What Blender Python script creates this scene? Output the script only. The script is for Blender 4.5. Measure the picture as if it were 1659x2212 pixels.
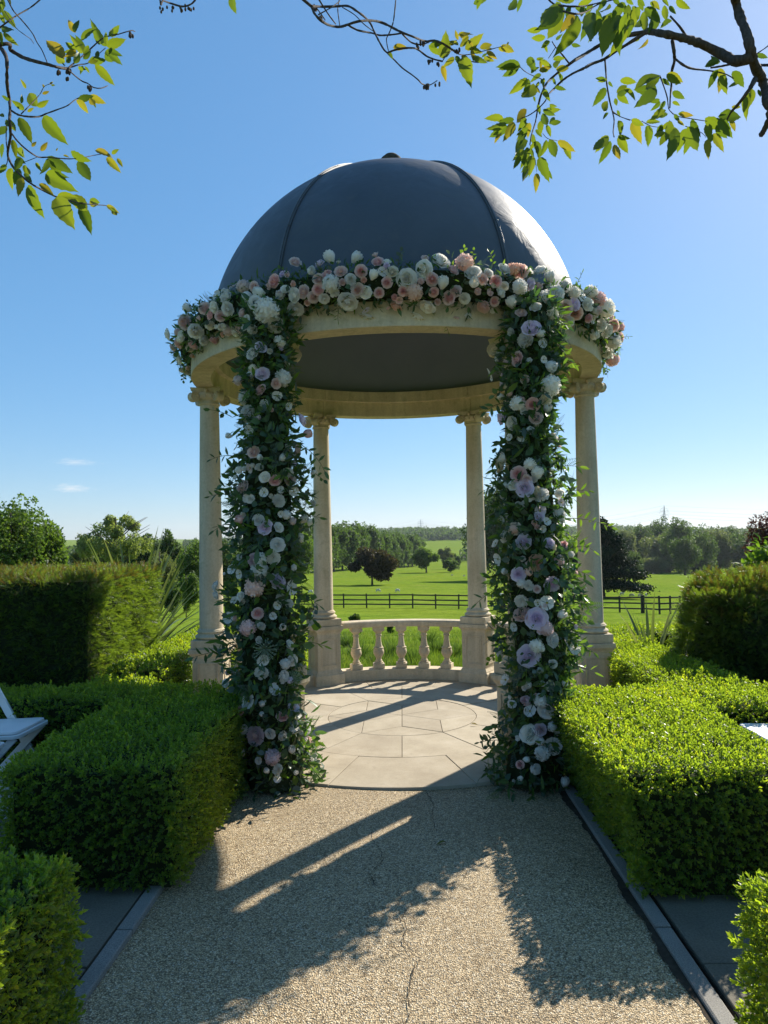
import bpy, bmesh, math, random
import numpy as np
from mathutils import Vector, Matrix, Quaternion

for o in list(bpy.data.objects):
    bpy.data.objects.remove(o)
S = bpy.context.scene
COL = S.collection
rad = math.radians
rng = np.random.default_rng(11)
random.seed(11)

# ------------------------------------------------------------------ camera
CAM = np.array([0.0303, -6.4713, 1.6])
YAW, PITCH, ROLL, FPX = -0.0245, 0.0382, -0.0187, 1523.2     # focal length in photo pixels (1659 x 2212)
_cy, _sy = math.cos(YAW), math.sin(YAW)
FWD = np.array([_sy * math.cos(PITCH), _cy * math.cos(PITCH), math.sin(PITCH)])
_r0 = np.array([_cy, -_sy, 0.0]); _u0 = np.cross(_r0, FWD)
RGT = math.cos(ROLL) * _r0 + math.sin(ROLL) * _u0
UPV = -math.sin(ROLL) * _r0 + math.cos(ROLL) * _u0
cd = bpy.data.cameras.new('camera')
cam = bpy.data.objects.new('camera', cd); COL.objects.link(cam)
cd.sensor_fit = 'VERTICAL'; cd.sensor_height = 24.0
cd.lens = FPX / 2212.0 * 24.0
cd.clip_start = 0.05; cd.clip_end = 20000.0
M = Matrix.Identity(4)
for i in range(3):
    M[i][0] = RGT[i]; M[i][1] = UPV[i]; M[i][2] = -FWD[i]; M[i][3] = CAM[i]
cam.matrix_world = M
S.camera = cam
S.render.resolution_x = 768; S.render.resolution_y = 1024

# ------------------------------------------------------------------ sky, sun, exposure
SUN_AZ, SUN_EL = rad(38.2), rad(35.3)
SUN = Vector((math.sin(SUN_AZ) * math.cos(SUN_EL), math.cos(SUN_AZ) * math.cos(SUN_EL), math.sin(SUN_EL)))
W = bpy.data.worlds.new('World'); S.world = W; W.use_nodes = True
wn = W.node_tree; wn.nodes.clear()
sky = wn.nodes.new('ShaderNodeTexSky'); sky.sky_type = 'NISHITA'; sky.sun_disc = False
sky.sun_elevation = SUN_EL; sky.sun_rotation = SUN_AZ
sky.altitude = 0.0; sky.air_density = 1.0; sky.dust_density = 0.3; sky.ozone_density = 10.0
bg = wn.nodes.new('ShaderNodeBackground'); bg.inputs['Strength'].default_value = 0.15
wo = wn.nodes.new('ShaderNodeOutputWorld')
gam = wn.nodes.new('ShaderNodeGamma'); gam.inputs['Gamma'].default_value = 0.50
sat = wn.nodes.new('ShaderNodeHueSaturation'); sat.inputs['Saturation'].default_value = 1.39
wn.links.new(sky.outputs[0], gam.inputs[0]); wn.links.new(gam.outputs[0], sat.inputs['Color'])
# two small wisps of cloud low on the left
geo = wn.nodes.new('ShaderNodeTexCoord'); prev = sat.outputs[0]
for (wx, wy, sx, sy, amt) in ((-0.0, 0.0, 0.040, 0.0060, 0.55), (-0.006, -0.037, 0.036, 0.0075, 0.80)):
    mp = wn.nodes.new('ShaderNodeMapping'); mp.vector_type = 'POINT'
    dv = FWD + RGT * ((165 - 829.5) / FPX + wx) - UPV * ((998 - 1106.0) / FPX - wy); dv = dv / np.linalg.norm(dv)
    sb = wn.nodes.new('ShaderNodeVectorMath'); sb.operation = 'SUBTRACT'; wn.links.new(geo.outputs['Generated'], sb.inputs[0]); sb.inputs[1].default_value = tuple(dv)
    sc = wn.nodes.new('ShaderNodeVectorMath'); sc.operation = 'DIVIDE'; wn.links.new(sb.outputs[0], sc.inputs[0]); sc.inputs[1].default_value = (sx, sx, sy)
    ln = wn.nodes.new('ShaderNodeVectorMath'); ln.operation = 'LENGTH'; wn.links.new(sc.outputs[0], ln.inputs[0])
    nz = wn.nodes.new('ShaderNodeTexNoise'); nz.inputs['Scale'].default_value = 2.6; nz.inputs['Detail'].default_value = 6.0; nz.inputs['Roughness'].default_value = 0.65; wn.links.new(sc.outputs[0], nz.inputs['Vector'])
    m1 = wn.nodes.new('ShaderNodeMath'); m1.operation = 'MULTIPLY_ADD'; wn.links.new(ln.outputs['Value'], m1.inputs[0]); m1.inputs[1].default_value = -0.42; wn.links.new(nz.outputs['Fac'], m1.inputs[2])
    mr = wn.nodes.new('ShaderNodeMapRange'); wn.links.new(m1.outputs[0], mr.inputs['Value']); mr.inputs['From Min'].default_value = 0.16; mr.inputs['From Max'].default_value = 0.62; mr.inputs['To Max'].default_value = amt
    mxn = wn.nodes.new('ShaderNodeMix'); mxn.data_type = 'RGBA'; wn.links.new(mr.outputs['Result'], mxn.inputs[0]); wn.links.new(prev, mxn.inputs[6]); mxn.inputs[7].default_value = (2.6, 2.7, 2.8, 1); prev = mxn.outputs[2]
wn.links.new(prev, bg.inputs[0]); wn.links.new(bg.outputs[0], wo.inputs[0])
sl = bpy.data.lights.new('sun', 'SUN'); sl.energy = 3.6; sl.angle = rad(0.53); sl.color = (1.0, 0.93, 0.82)
so = bpy.data.objects.new('sun', sl); COL.objects.link(so)
so.rotation_euler = SUN.to_track_quat('Z', 'Y').to_euler(); so.location = (20, 20, 30)
S.view_settings.view_transform = 'Standard'; S.view_settings.look = 'None'
S.view_settings.gamma = 1.0; S.view_settings.use_curve_mapping = False
S.view_settings.exposure = 1.24
S.cycles.max_bounces = 8; S.cycles.transparent_max_bounces = 8

# ------------------------------------------------------------------ photo pixel helpers (1659 x 2212 photo pixels)
def ray(x, y):
    d = FWD + RGT * (x - 829.5) / FPX - UPV * (y - 1106.0) / FPX
    return d
def at(x, y, Y):
    d = ray(x, y); return Vector(CAM + d * (Y - CAM[1]) / d[1])
def atz(x, y, z=0.0):
    d = ray(x, y); return Vector(CAM + d * (z - CAM[2]) / d[2])

# ------------------------------------------------------------------ mesh helpers
def mesh_np(name, verts, faces, smooth=False, tint=None, uv=None):
    """verts (n,3), faces (m,k) with one k."""
    verts = np.asarray(verts, dtype=np.float32); faces = np.asarray(faces, dtype=np.int32)
    me = bpy.data.meshes.new(name)
    n, (m, k) = len(verts), faces.shape
    me.vertices.add(n); me.vertices.foreach_set('co', verts.ravel())
    me.loops.add(m * k); me.loops.foreach_set('vertex_index', faces.ravel())
    me.polygons.add(m)
    me.polygons.foreach_set('loop_start', np.arange(0, m * k, k, dtype=np.int32))
    me.polygons.foreach_set('loop_total', np.full(m, k, dtype=np.int32))
    if smooth: me.polygons.foreach_set('use_smooth', np.ones(m, dtype=bool))
    if tint is not None:
        a = me.attributes.new('tint', 'FLOAT', 'POINT'); a.data.foreach_set('value', np.asarray(tint, dtype=np.float32))
    me.update(calc_edges=True)
    return me
def link(name, me, mat=None, parent=None, kind=None):
    o = bpy.data.objects.new(name, me); COL.objects.link(o)
    if mat is not None and me is not None and len(me.materials) == 0: me.materials.append(mat)
    if parent is not None: attach(o, parent)
    if kind: o['kind'] = kind
    return o
def wloc(p):
    v = Vector(p.location)
    while p.parent is not None:
        break
    return v
def attach(o, p):
    o.parent = p
    base = Vector((0, 0, 0)); q = p
    if p.get('_base') is not None: base = Vector(p['_base'])
    o.matrix_parent_inverse = Matrix.Translation(-base)
def thing(name, label, cat, loc=(0, 0, 0), group=None):
    o = bpy.data.objects.new(name, None); COL.objects.link(o)
    o.location = loc; o['_base'] = [float(c) for c in loc]
    o['label'] = label; o['category'] = cat
    if group: o['group'] = group
    return o
def tag(o, label, cat, group=None):
    o['label'] = label; o['category'] = cat
    if group: o['group'] = group
    return o
class MB:
    def __init__(s): s.v = []; s.f = []
    def add(s, v, f):
        b = len(s.v); s.v += [tuple(p) for p in v]; s.f += [tuple(i + b for i in q) for q in f]; return s
    def box(s, lo, hi, M=None):
        x0, y0, z0 = lo; x1, y1, z1 = hi
        v = [(x0, y0, z0), (x1, y0, z0), (x1, y1, z0), (x0, y1, z0), (x0, y0, z1), (x1, y0, z1), (x1, y1, z1), (x0, y1, z1)]
        if M is not None: v = [tuple(M @ Vector(p)) for p in v]
        return s.add(v, [(0, 3, 2, 1), (4, 5, 6, 7), (0, 1, 5, 4), (1, 2, 6, 5), (2, 3, 7, 6), (3, 0, 4, 7)])
    def lathe(s, prof, n=48, cap=True, M=None, a0=0.0):
        b = len(s.v); k = len(prof)
        for (r, z) in prof:
            for i in range(n):
                a = a0 + 2 * math.pi * i / n
                p = Vector((r * math.cos(a), r * math.sin(a), z))
                s.v.append(tuple(M @ p) if M is not None else tuple(p))
        for j in range(k - 1):
            for i in range(n):
                i2 = (i + 1) % n
                s.f.append((b + j * n + i, b + j * n + i2, b + (j + 1) * n + i2, b + (j + 1) * n + i))
        if cap:
            s.f.append(tuple(b + i for i in range(n))[::-1]); s.f.append(tuple(b + (k - 1) * n + i for i in range(n)))
        return s
    def sq(s, prof, M=None):
        return s.lathe([(h * math.sqrt(2), z) for h, z in prof], 4, True, M, math.pi / 4)
    def tube(s, pts, radii, n=6):
        b = len(s.v); pts = [Vector(p) for p in pts]; K = len(pts)
        if not hasattr(radii, '__len__'): radii = [radii] * K
        up = Vector((0.31, 0.17, 0.93))
        for j, p in enumerate(pts):
            t = (pts[min(j + 1, K - 1)] - pts[max(j - 1, 0)]).normalized()
            a = t.cross(up)
            if a.length < 1e-3: a = t.cross(Vector((1, 0, 0)))
            a.normalize(); c = t.cross(a)
            for i in range(n):
                th = 2 * math.pi * i / n
                s.v.append(tuple(p + (a * math.cos(th) + c * math.sin(th)) * radii[j]))
        for j in range(K - 1):
            for i in range(n):
                i2 = (i + 1) % n
                s.f.append((b + j * n + i, b + j * n + i2, b + (j + 1) * n + i2, b + (j + 1) * n + i))
        s.f.append(tuple(b + i for i in range(n))[::-1]); s.f.append(tuple(b + (K - 1) * n + i for i in range(n)))
        return s
    def ball(s, c, r, n=8, m=6, sc=(1, 1, 1)):
        prof = []
        b = len(s.v)
        for j in range(1, m):
            ph = math.pi * j / m
            for i in range(n):
                a = 2 * math.pi * i / n
                s.v.append((c[0] + r * sc[0] * math.sin(ph) * math.cos(a), c[1] + r * sc[1] * math.sin(ph) * math.sin(a), c[2] - r * sc[2] * math.cos(ph)))
        for j in range(m - 2):
            for i in range(n):
                i2 = (i + 1) % n
                s.f.append((b + j * n + i, b + j * n + i2, b + (j + 1) * n + i2, b + (j + 1) * n + i))
        s.f.append(tuple(b + i for i in range(n))[::-1]); s.f.append(tuple(b + (m - 2) * n + i for i in range(n)))
        return s
    def mesh(s, name, smooth=False, bevel=0.0, auto=None):
        me = bpy.data.meshes.new(name); me.from_pydata(s.v, [], s.f)
        if bevel > 0:
            bm = bmesh.new(); bm.from_mesh(me)
            es = [e for e in bm.edges if len(e.link_faces) == 2 and e.calc_face_angle() > 0.6]
            bmesh.ops.bevel(bm, geom=es, offset=bevel, segments=2, affect='EDGES', profile=0.6, clamp_overlap=True)
            bm.to_mesh(me); bm.free()
        if smooth or auto:
            me.polygons.foreach_set('use_smooth', np.ones(len(me.polygons), dtype=bool))
            if auto: me.set_sharp_from_angle(angle=auto)
        me.update(); return me

def frames(z, spin=None):
    """rotation matrices (n,3,3) whose local +Z is z (n,3), random spin about it."""
    z = np.asarray(z, float); n = len(z)
    z = z / np.maximum(np.linalg.norm(z, axis=1, keepdims=True), 1e-9)
    h = np.where(np.abs(z[:, 2:3]) < 0.95, np.array([[0, 0, 1.0]]), np.array([[1.0, 0, 0]]))
    x = np.cross(h, z); x /= np.linalg.norm(x, axis=1, keepdims=True)
    y = np.cross(z, x)
    if spin is None: spin = rng.uniform(0, 2 * np.pi, n)
    c, s_ = np.cos(spin)[:, None], np.sin(spin)[:, None]
    return np.stack([c * x + s_ * y, -s_ * x + c * y, z], axis=2)
def scatter(name, tmpl, pos, rot, scl, smooth=False, tint=None):
    tv, tf = tmpl; tv = np.asarray(tv, float); tf = np.asarray(tf)
    n, k = len(pos), len(tv)
    scl = np.broadcast_to(np.asarray(scl, float), (n,))
    v = np.einsum('nij,kj->nki', rot, tv) * scl[:, None, None] + np.asarray(pos)[:, None, :]
    f = (tf[None] + (np.arange(n) * k)[:, None, None]).reshape(-1, tf.shape[1])
    if tint is None: tint = rng.random(n)
    return mesh_np(name, v.reshape(-1, 3), f, smooth, np.repeat(tint, k))
def merge_t(ts):
    V, F, b = [], [], 0
    for v, f in ts:
        V.append(np.asarray(v, float)); F.append(np.asarray(f) + b); b += len(v)
    return np.concatenate(V), np.concatenate(F)
def xf(t, M):
    v = np.asarray(t[0], float); A = np.array(M)
    return v @ A[:3, :3].T + A[:3, 3], t[1]

# ------------------------------------------------------------------ materials
class NT:
    def __init__(s, name):
        s.m = bpy.data.materials.new(name); s.m.use_nodes = True; s.t = s.m.node_tree; s.t.nodes.clear()
        s.out = s.n('ShaderNodeOutputMaterial')
    def n(s, typ, **kw):
        nd = s.t.nodes.new(typ)
        for k, v in kw.items(): setattr(nd, k, v)
        return nd
    def l(s, a, b): s.t.links.new(a, b)
    def set(s, nd, **kw):
        for k, v in kw.items(): nd.inputs[k.replace('_', ' ')].default_value = v
        return nd
    def coord(s, which='Object', scale=None):
        tc = s.n('ShaderNodeTexCoord')
        if scale is None: return tc.outputs[which]
        mp = s.n('ShaderNodeMapping'); mp.inputs['Scale'].default_value = scale if hasattr(scale, '__len__') else (scale,) * 3
        s.l(tc.outputs[which], mp.inputs[0]); return mp.outputs[0]
    def pos(s):
        return s.n('ShaderNodeNewGeometry').outputs['Position']
    def noise(s, vec, scale, detail=4.0, rough=0.55, dist=0.0):
        nd = s.n('ShaderNodeTexNoise'); s.l(vec, nd.inputs['Vector'])
        nd.inputs['Scale'].default_value = scale; nd.inputs['Detail'].default_value = detail
        nd.inputs['Roughness'].default_value = rough; nd.inputs['Distortion'].default_value = dist
        return nd.outputs['Fac']
    def ramp(s, fac, stops, interp='LINEAR'):
        nd = s.n('ShaderNodeValToRGB'); nd.color_ramp.interpolation = interp
        el = nd.color_ramp.elements
        while len(el) < len(stops): el.new(0.5)
        for e, (p, c) in zip(el, stops):
            e.position = p; e.color = (c[0], c[1], c[2], 1) if hasattr(c, '__len__') else (c, c, c, 1)
        s.l(fac, nd.inputs[0]); return nd.outputs[0]
    def mix(s, a, b, fac, mode='MIX'):
        nd = s.n('ShaderNodeMix', data_type='RGBA', blend_type=mode)
        for sock, val in ((nd.inputs[0], fac), (nd.inputs[6], a), (nd.inputs[7], b)):
            if isinstance(val, bpy.types.NodeSocket): s.l(val, sock)
            elif hasattr(val, '__len__'): sock.default_value = (*val[:3], 1)
            else: sock.default_value = val
        return nd.outputs[2]
    def math(s, op, a, b=0.0, c=None):
        nd = s.n('ShaderNodeMath', operation=op)
        for i, val in enumerate((a, b) if c is None else (a, b, c)):
            if isinstance(val, bpy.types.NodeSocket): s.l(val, nd.inputs[i])
            else: nd.inputs[i].default_value = val
        return nd.outputs[0]
    def bump(s, h, strength=0.3, dist=0.01, normal=None):
        nd = s.n('ShaderNodeBump'); s.l(h, nd.inputs['Height'])
        nd.inputs['Strength'].default_value = strength; nd.inputs['Distance'].default_value = dist
        if normal is not None: s.l(normal, nd.inputs['Normal'])
        return nd.outputs['Normal']
    def bsdf(s, col, rough=0.8, spec=0.3, normal=None, metallic=0.0):
        b = s.n('ShaderNodeBsdfPrincipled')
        for sock, val in ((b.inputs['Base Color'], col), (b.inputs['Roughness'], rough)):
            if isinstance(val, bpy.types.NodeSocket): s.l(val, sock)
            elif hasattr(val, '__len__'): sock.default_value = (*val[:3], 1)
            else: sock.default_value = val
        b.inputs['Specular IOR Level'].default_value = spec; b.inputs['Metallic'].default_value = metallic
        if normal is not None: s.l(normal, b.inputs['Normal'])
        return b
    def done(s, sh):
        s.l(sh.outputs[0] if hasattr(sh, 'outputs') else sh, s.out.inputs['Surface']); return s.m

def leaf_mat(name, cols, trans=0.4, tcol=None, rough=0.45, spec=0.35, obj=False, tmul=1.6, veins=False):
    """cols: list of colours spread over the per-leaf tint."""
    t = NT(name)
    if obj: fac = t.n('ShaderNodeObjectInfo').outputs['Random']
    else:
        a = t.n('ShaderNodeAttribute'); a.attribute_name = 'tint'; fac = a.outputs['Fac']
    k = len(cols)
    c = t.ramp(fac, [(i / max(k - 1, 1), cols[i]) for i in range(k)])
    nrm = None
    if veins:
        wv = t.n('ShaderNodeTexWave'); wv.wave_type = 'BANDS'; wv.bands_direction = 'DIAGONAL'
        wv.inputs['Scale'].default_value = 4.0; wv.inputs['Distortion'].default_value = 0.3
        t.l(t.coord('Object'), wv.inputs['Vector'])
        c = t.mix(c, t.mix(c, (0.75, 0.8, 0.6), 1.0, 'MULTIPLY'), wv.outputs['Fac'])
    b = t.bsdf(c, rough, spec, nrm)
    tr = t.n('ShaderNodeBsdfTranslucent')
    tc = t.mix(c, tcol if tcol else (1.25, 1.3, 0.55), 1.0, 'MULTIPLY')
    mul = t.n('ShaderNodeVectorMath', operation='SCALE'); t.l(tc, mul.inputs[0]); mul.inputs['Scale'].default_value = tmul
    t.l(mul.outputs[0], tr.inputs['Color'])
    mx = t.n('ShaderNodeMixShader'); mx.inputs[0].default_value = trans
    t.l(b.outputs[0], mx.inputs[1]); t.l(tr.outputs[0], mx.inputs[2])
    return t.done(mx)
def petal_mat(name, col, edge=None, trans=0.42):
    t = NT(name)
    r = t.n('ShaderNodeObjectInfo').outputs['Random']
    hs = t.n('ShaderNodeHueSaturation'); hs.inputs['Color'].default_value = (*col, 1)
    t.l(t.math('MULTIPLY_ADD', r, 0.2, 0.88), hs.inputs['Value'])
    t.l(t.math('MULTIPLY_ADD', r, 0.5, 0.75), hs.inputs['Saturation'])
    c = hs.outputs[0]
    if edge:
        g = t.coord('Object'); ln = t.n('ShaderNodeVectorMath', operation='LENGTH'); t.l(g, ln.inputs[0])
        f = t.ramp(ln.outputs['Value'], [(0.12, 1.0), (0.42, 0.0)])
        c = t.mix(c, edge, f)
    b = t.bsdf(c, 0.65, 0.15)
    tr = t.n('ShaderNodeBsdfTranslucent'); t.l(c, tr.inputs['Color'])
    mx = t.n('ShaderNodeMixShader'); mx.inputs[0].default_value = trans
    t.l(b.outputs[0], mx.inputs[1]); t.l(tr.outputs[0], mx.inputs[2])
    return t.done(mx)

def m_stone():
    t = NT('limestone'); p = t.pos()
    n1 = t.noise(p, 2.2, 5, 0.6); n2 = t.noise(p, 55, 4, 0.7); n3 = t.noise(p, 9, 5, 0.65)
    mp = t.n('ShaderNodeMapping'); mp.inputs['Scale'].default_value = (14, 14, 1.3); t.l(p, mp.inputs[0])
    st = t.noise(mp.outputs[0], 1.0, 4, 0.6)
    c = t.ramp(n1, [(0.3, (0.53, 0.435, 0.295)), (0.5, (0.61, 0.515, 0.36)), (0.72, (0.67, 0.58, 0.43))])
    c = t.mix(c, t.ramp(st, [(0.35, 0.6), (0.6, 1.0)]), 0.42, 'MULTIPLY')
    c = t.mix(c, (0.30, 0.27, 0.16), t.ramp(n3, [(0.56, 0.0), (0.75, 0.5)]))
    c = t.mix(c, t.ramp(n2, [(0.3, 0.78), (0.6, 1.06)]), 0.6, 'MULTIPLY')
    return t.done(t.bsdf(c, 0.88, 0.2, t.bump(n2, 0.35, 0.006, t.bump(n3, 0.2, 0.01))))
def m_flag():
    t = NT('flagstone'); p = t.pos(); r = t.n('ShaderNodeObjectInfo').outputs['Random']
    n1 = t.noise(p, 3.0, 6, 0.65); n2 = t.noise(p, 90, 3, 0.7); n3 = t.noise(p, 16, 4, 0.6, 1.0)
    c = t.ramp(n1, [(0.3, (0.36, 0.305, 0.22)), (0.55, (0.45, 0.39, 0.29)), (0.75, (0.51, 0.45, 0.35))])
    c = t.mix(c, t.ramp(r, [(0, (0.88, 0.86, 0.84)), (1, (1.06, 1.05, 1.03))]), 1.0, 'MULTIPLY')
    c = t.mix(c, (0.24, 0.21, 0.16), t.ramp(n3, [(0.6, 0.0), (0.8, 0.45)]))
    c = t.mix(c, t.ramp(n2, [(0.3, 0.84), (0.65, 1.05)]), 0.7, 'MULTIPLY')
    return t.done(t.bsdf(c, 0.85, 0.25, t.bump(n2, 0.3, 0.003, t.bump(n1, 0.15, 0.01))))
def m_gravel():
    t = NT('resin_gravel'); p = t.pos()
    v = t.n('ShaderNodeTexVoronoi'); v.inputs['Scale'].default_value = 165.0; t.l(p, v.inputs['Vector'])
    v2 = t.n('ShaderNodeTexVoronoi'); v2.inputs['Scale'].default_value = 80.0; t.l(p, v2.inputs['Vector'])
    sep = t.n('ShaderNodeSeparateColor'); t.l(v.outputs['Color'], sep.inputs[0])
    sep2 = t.n('ShaderNodeSeparateColor'); t.l(v2.outputs['Color'], sep2.inputs[0])
    c = t.ramp(sep.outputs[0], [(0.0, (0.24, 0.175, 0.10)), (0.2, (0.52, 0.41, 0.25)), (0.6, (0.74, 0.61, 0.40)), (0.85, (0.84, 0.74, 0.54)), (1.0, (0.88, 0.83, 0.70))])
    c = t.mix(c, t.ramp(sep2.outputs[0], [(0, (0.66, 0.64, 0.61)), (1, (1.15, 1.12, 1.08))]), 0.75, 'MULTIPLY')
    c = t.mix(c, t.ramp(v.outputs['Distance'], [(0.2, 1.0), (0.7, 0.34)]), 1.0, 'MULTIPLY')
    big = t.noise(p, 1.3, 4, 0.6)
    c = t.mix(c, t.ramp(big, [(0.3, (1.0, 0.93, 0.84)), (0.65, (1.22, 1.15, 1.05))]), 1.0, 'MULTIPLY')
    h = t.math('ADD', t.math('MULTIPLY', v.outputs['Distance'], -1.0), t.math('MULTIPLY', sep2.outputs[1], 0.9))
    return t.done(t.bsdf(c, 0.7, 0.3, t.bump(h, 1.0, 0.006)))
def m_concrete(name='concrete_slab', a=(0.14, 0.125, 0.095), b=(0.21, 0.185, 0.14), sp=120, amt=0.5):
    t = NT(name); p = t.pos()
    n1 = t.noise(p, 2.0, 5, 0.6); n2 = t.noise(p, sp, 3, 0.7)
    c = t.ramp(n1, [(0.3, a), (0.7, b)])
    c = t.mix(c, t.ramp(n2, [(0.35, 0.45), (0.62, 1.2)]), amt, 'MULTIPLY')
    return t.done(t.bsdf(c, 0.85, 0.25, t.bump(n2, 0.3, 0.003)))
def m_dome():
    t = NT('painted_dome'); p = t.pos()
    n1 = t.noise(p, 1.6, 4, 0.5); n2 = t.noise(p, 7.0, 4, 0.55, 0.6); n3 = t.noise(p, 40, 3, 0.6)
    c = t.ramp(n1, [(0.3, (0.060, 0.074, 0.094)), (0.7, (0.085, 0.100, 0.120))])
    c = t.mix(c, (0.13, 0.14, 0.14), t.ramp(n2, [(0.55, 0.0), (0.8, 0.35)]))
    ro = t.ramp(n2, [(0.3, 0.44), (0.7, 0.62)])
    return t.done(t.bsdf(c, ro, 0.30, t.bump(n2, 0.22, 0.02, t.bump(n3, 0.06, 0.003))))
def m_simple(name, a, b, scale=6.0, rough=0.6, spec=0.3, bump=0.15, det=4, dist=0.004, obj=False):
    t = NT(name); p = t.coord('Object') if obj else t.pos()
    n1 = t.noise(p, scale, det, 0.6)
    c = t.ramp(n1, [(0.3, a), (0.7, b)])
    return t.done(t.bsdf(c, rough, spec, t.bump(n1, bump, dist)))
def m_grass():
    t = NT('meadow_grass'); p = t.pos()
    n1 = t.noise(p, 0.035, 4, 0.6); n2 = t.noise(p, 0.35, 5, 0.65); n3 = t.noise(p, 6.0, 5, 0.75); n4 = t.noise(p, 1.4, 3, 0.6)
    c = t.ramp(n2, [(0.28, (0.105, 0.170, 0.020)), (0.5, (0.155, 0.232, 0.026)), (0.75, (0.21, 0.275, 0.034))])
    c = t.mix(c, (0.22, 0.26, 0.03), t.ramp(n1, [(0.45, 0.0), (0.72, 0.6)]))
    c = t.mix(c, t.ramp(n3, [(0.3, 0.62), (0.65, 1.15)]), 0.8, 'MULTIPLY')
    c = t.mix(c, t.ramp(n4, [(0.35, 0.75), (0.6, 1.05)]), 0.7, 'MULTIPLY')
    n5 = t.noise(p, 0.8, 5, 0.75, 0.6); c = t.mix(c, (0.045, 0.075, 0.014), t.ramp(n5, [(0.60, 0.0), (0.70, 0.75)]))
    n6 = t.noise(p, 0.11, 4, 0.6); c = t.mix(c, (0.23, 0.24, 0.06), t.ramp(n6, [(0.55, 0.0), (0.75, 0.55)]))
    b = t.bsdf(c, 0.9, 0.0, t.bump(n3, 0.8, 0.08))
    tr = t.n('ShaderNodeBsdfTranslucent'); t.l(t.mix(c, (1.2, 1.3, 0.5), 1.0, 'MULTIPLY'), tr.inputs['Color'])
    sh = t.n('ShaderNodeAddShader')
    return t.done(b)
def m_bark(name, a, b, s=18):
    t = NT(name); p = t.pos()
    mp = t.n('ShaderNodeMapping'); mp.inputs['Scale'].default_value = (1, 1, 0.35); t.l(p, mp.inputs[0])
    n = t.noise(mp.outputs[0], s, 5, 0.7)
    return t.done(t.bsdf(t.ramp(n, [(0.3, a), (0.7, b)]), 0.9, 0.15, t.bump(n, 0.8, 0.01)))

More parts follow.
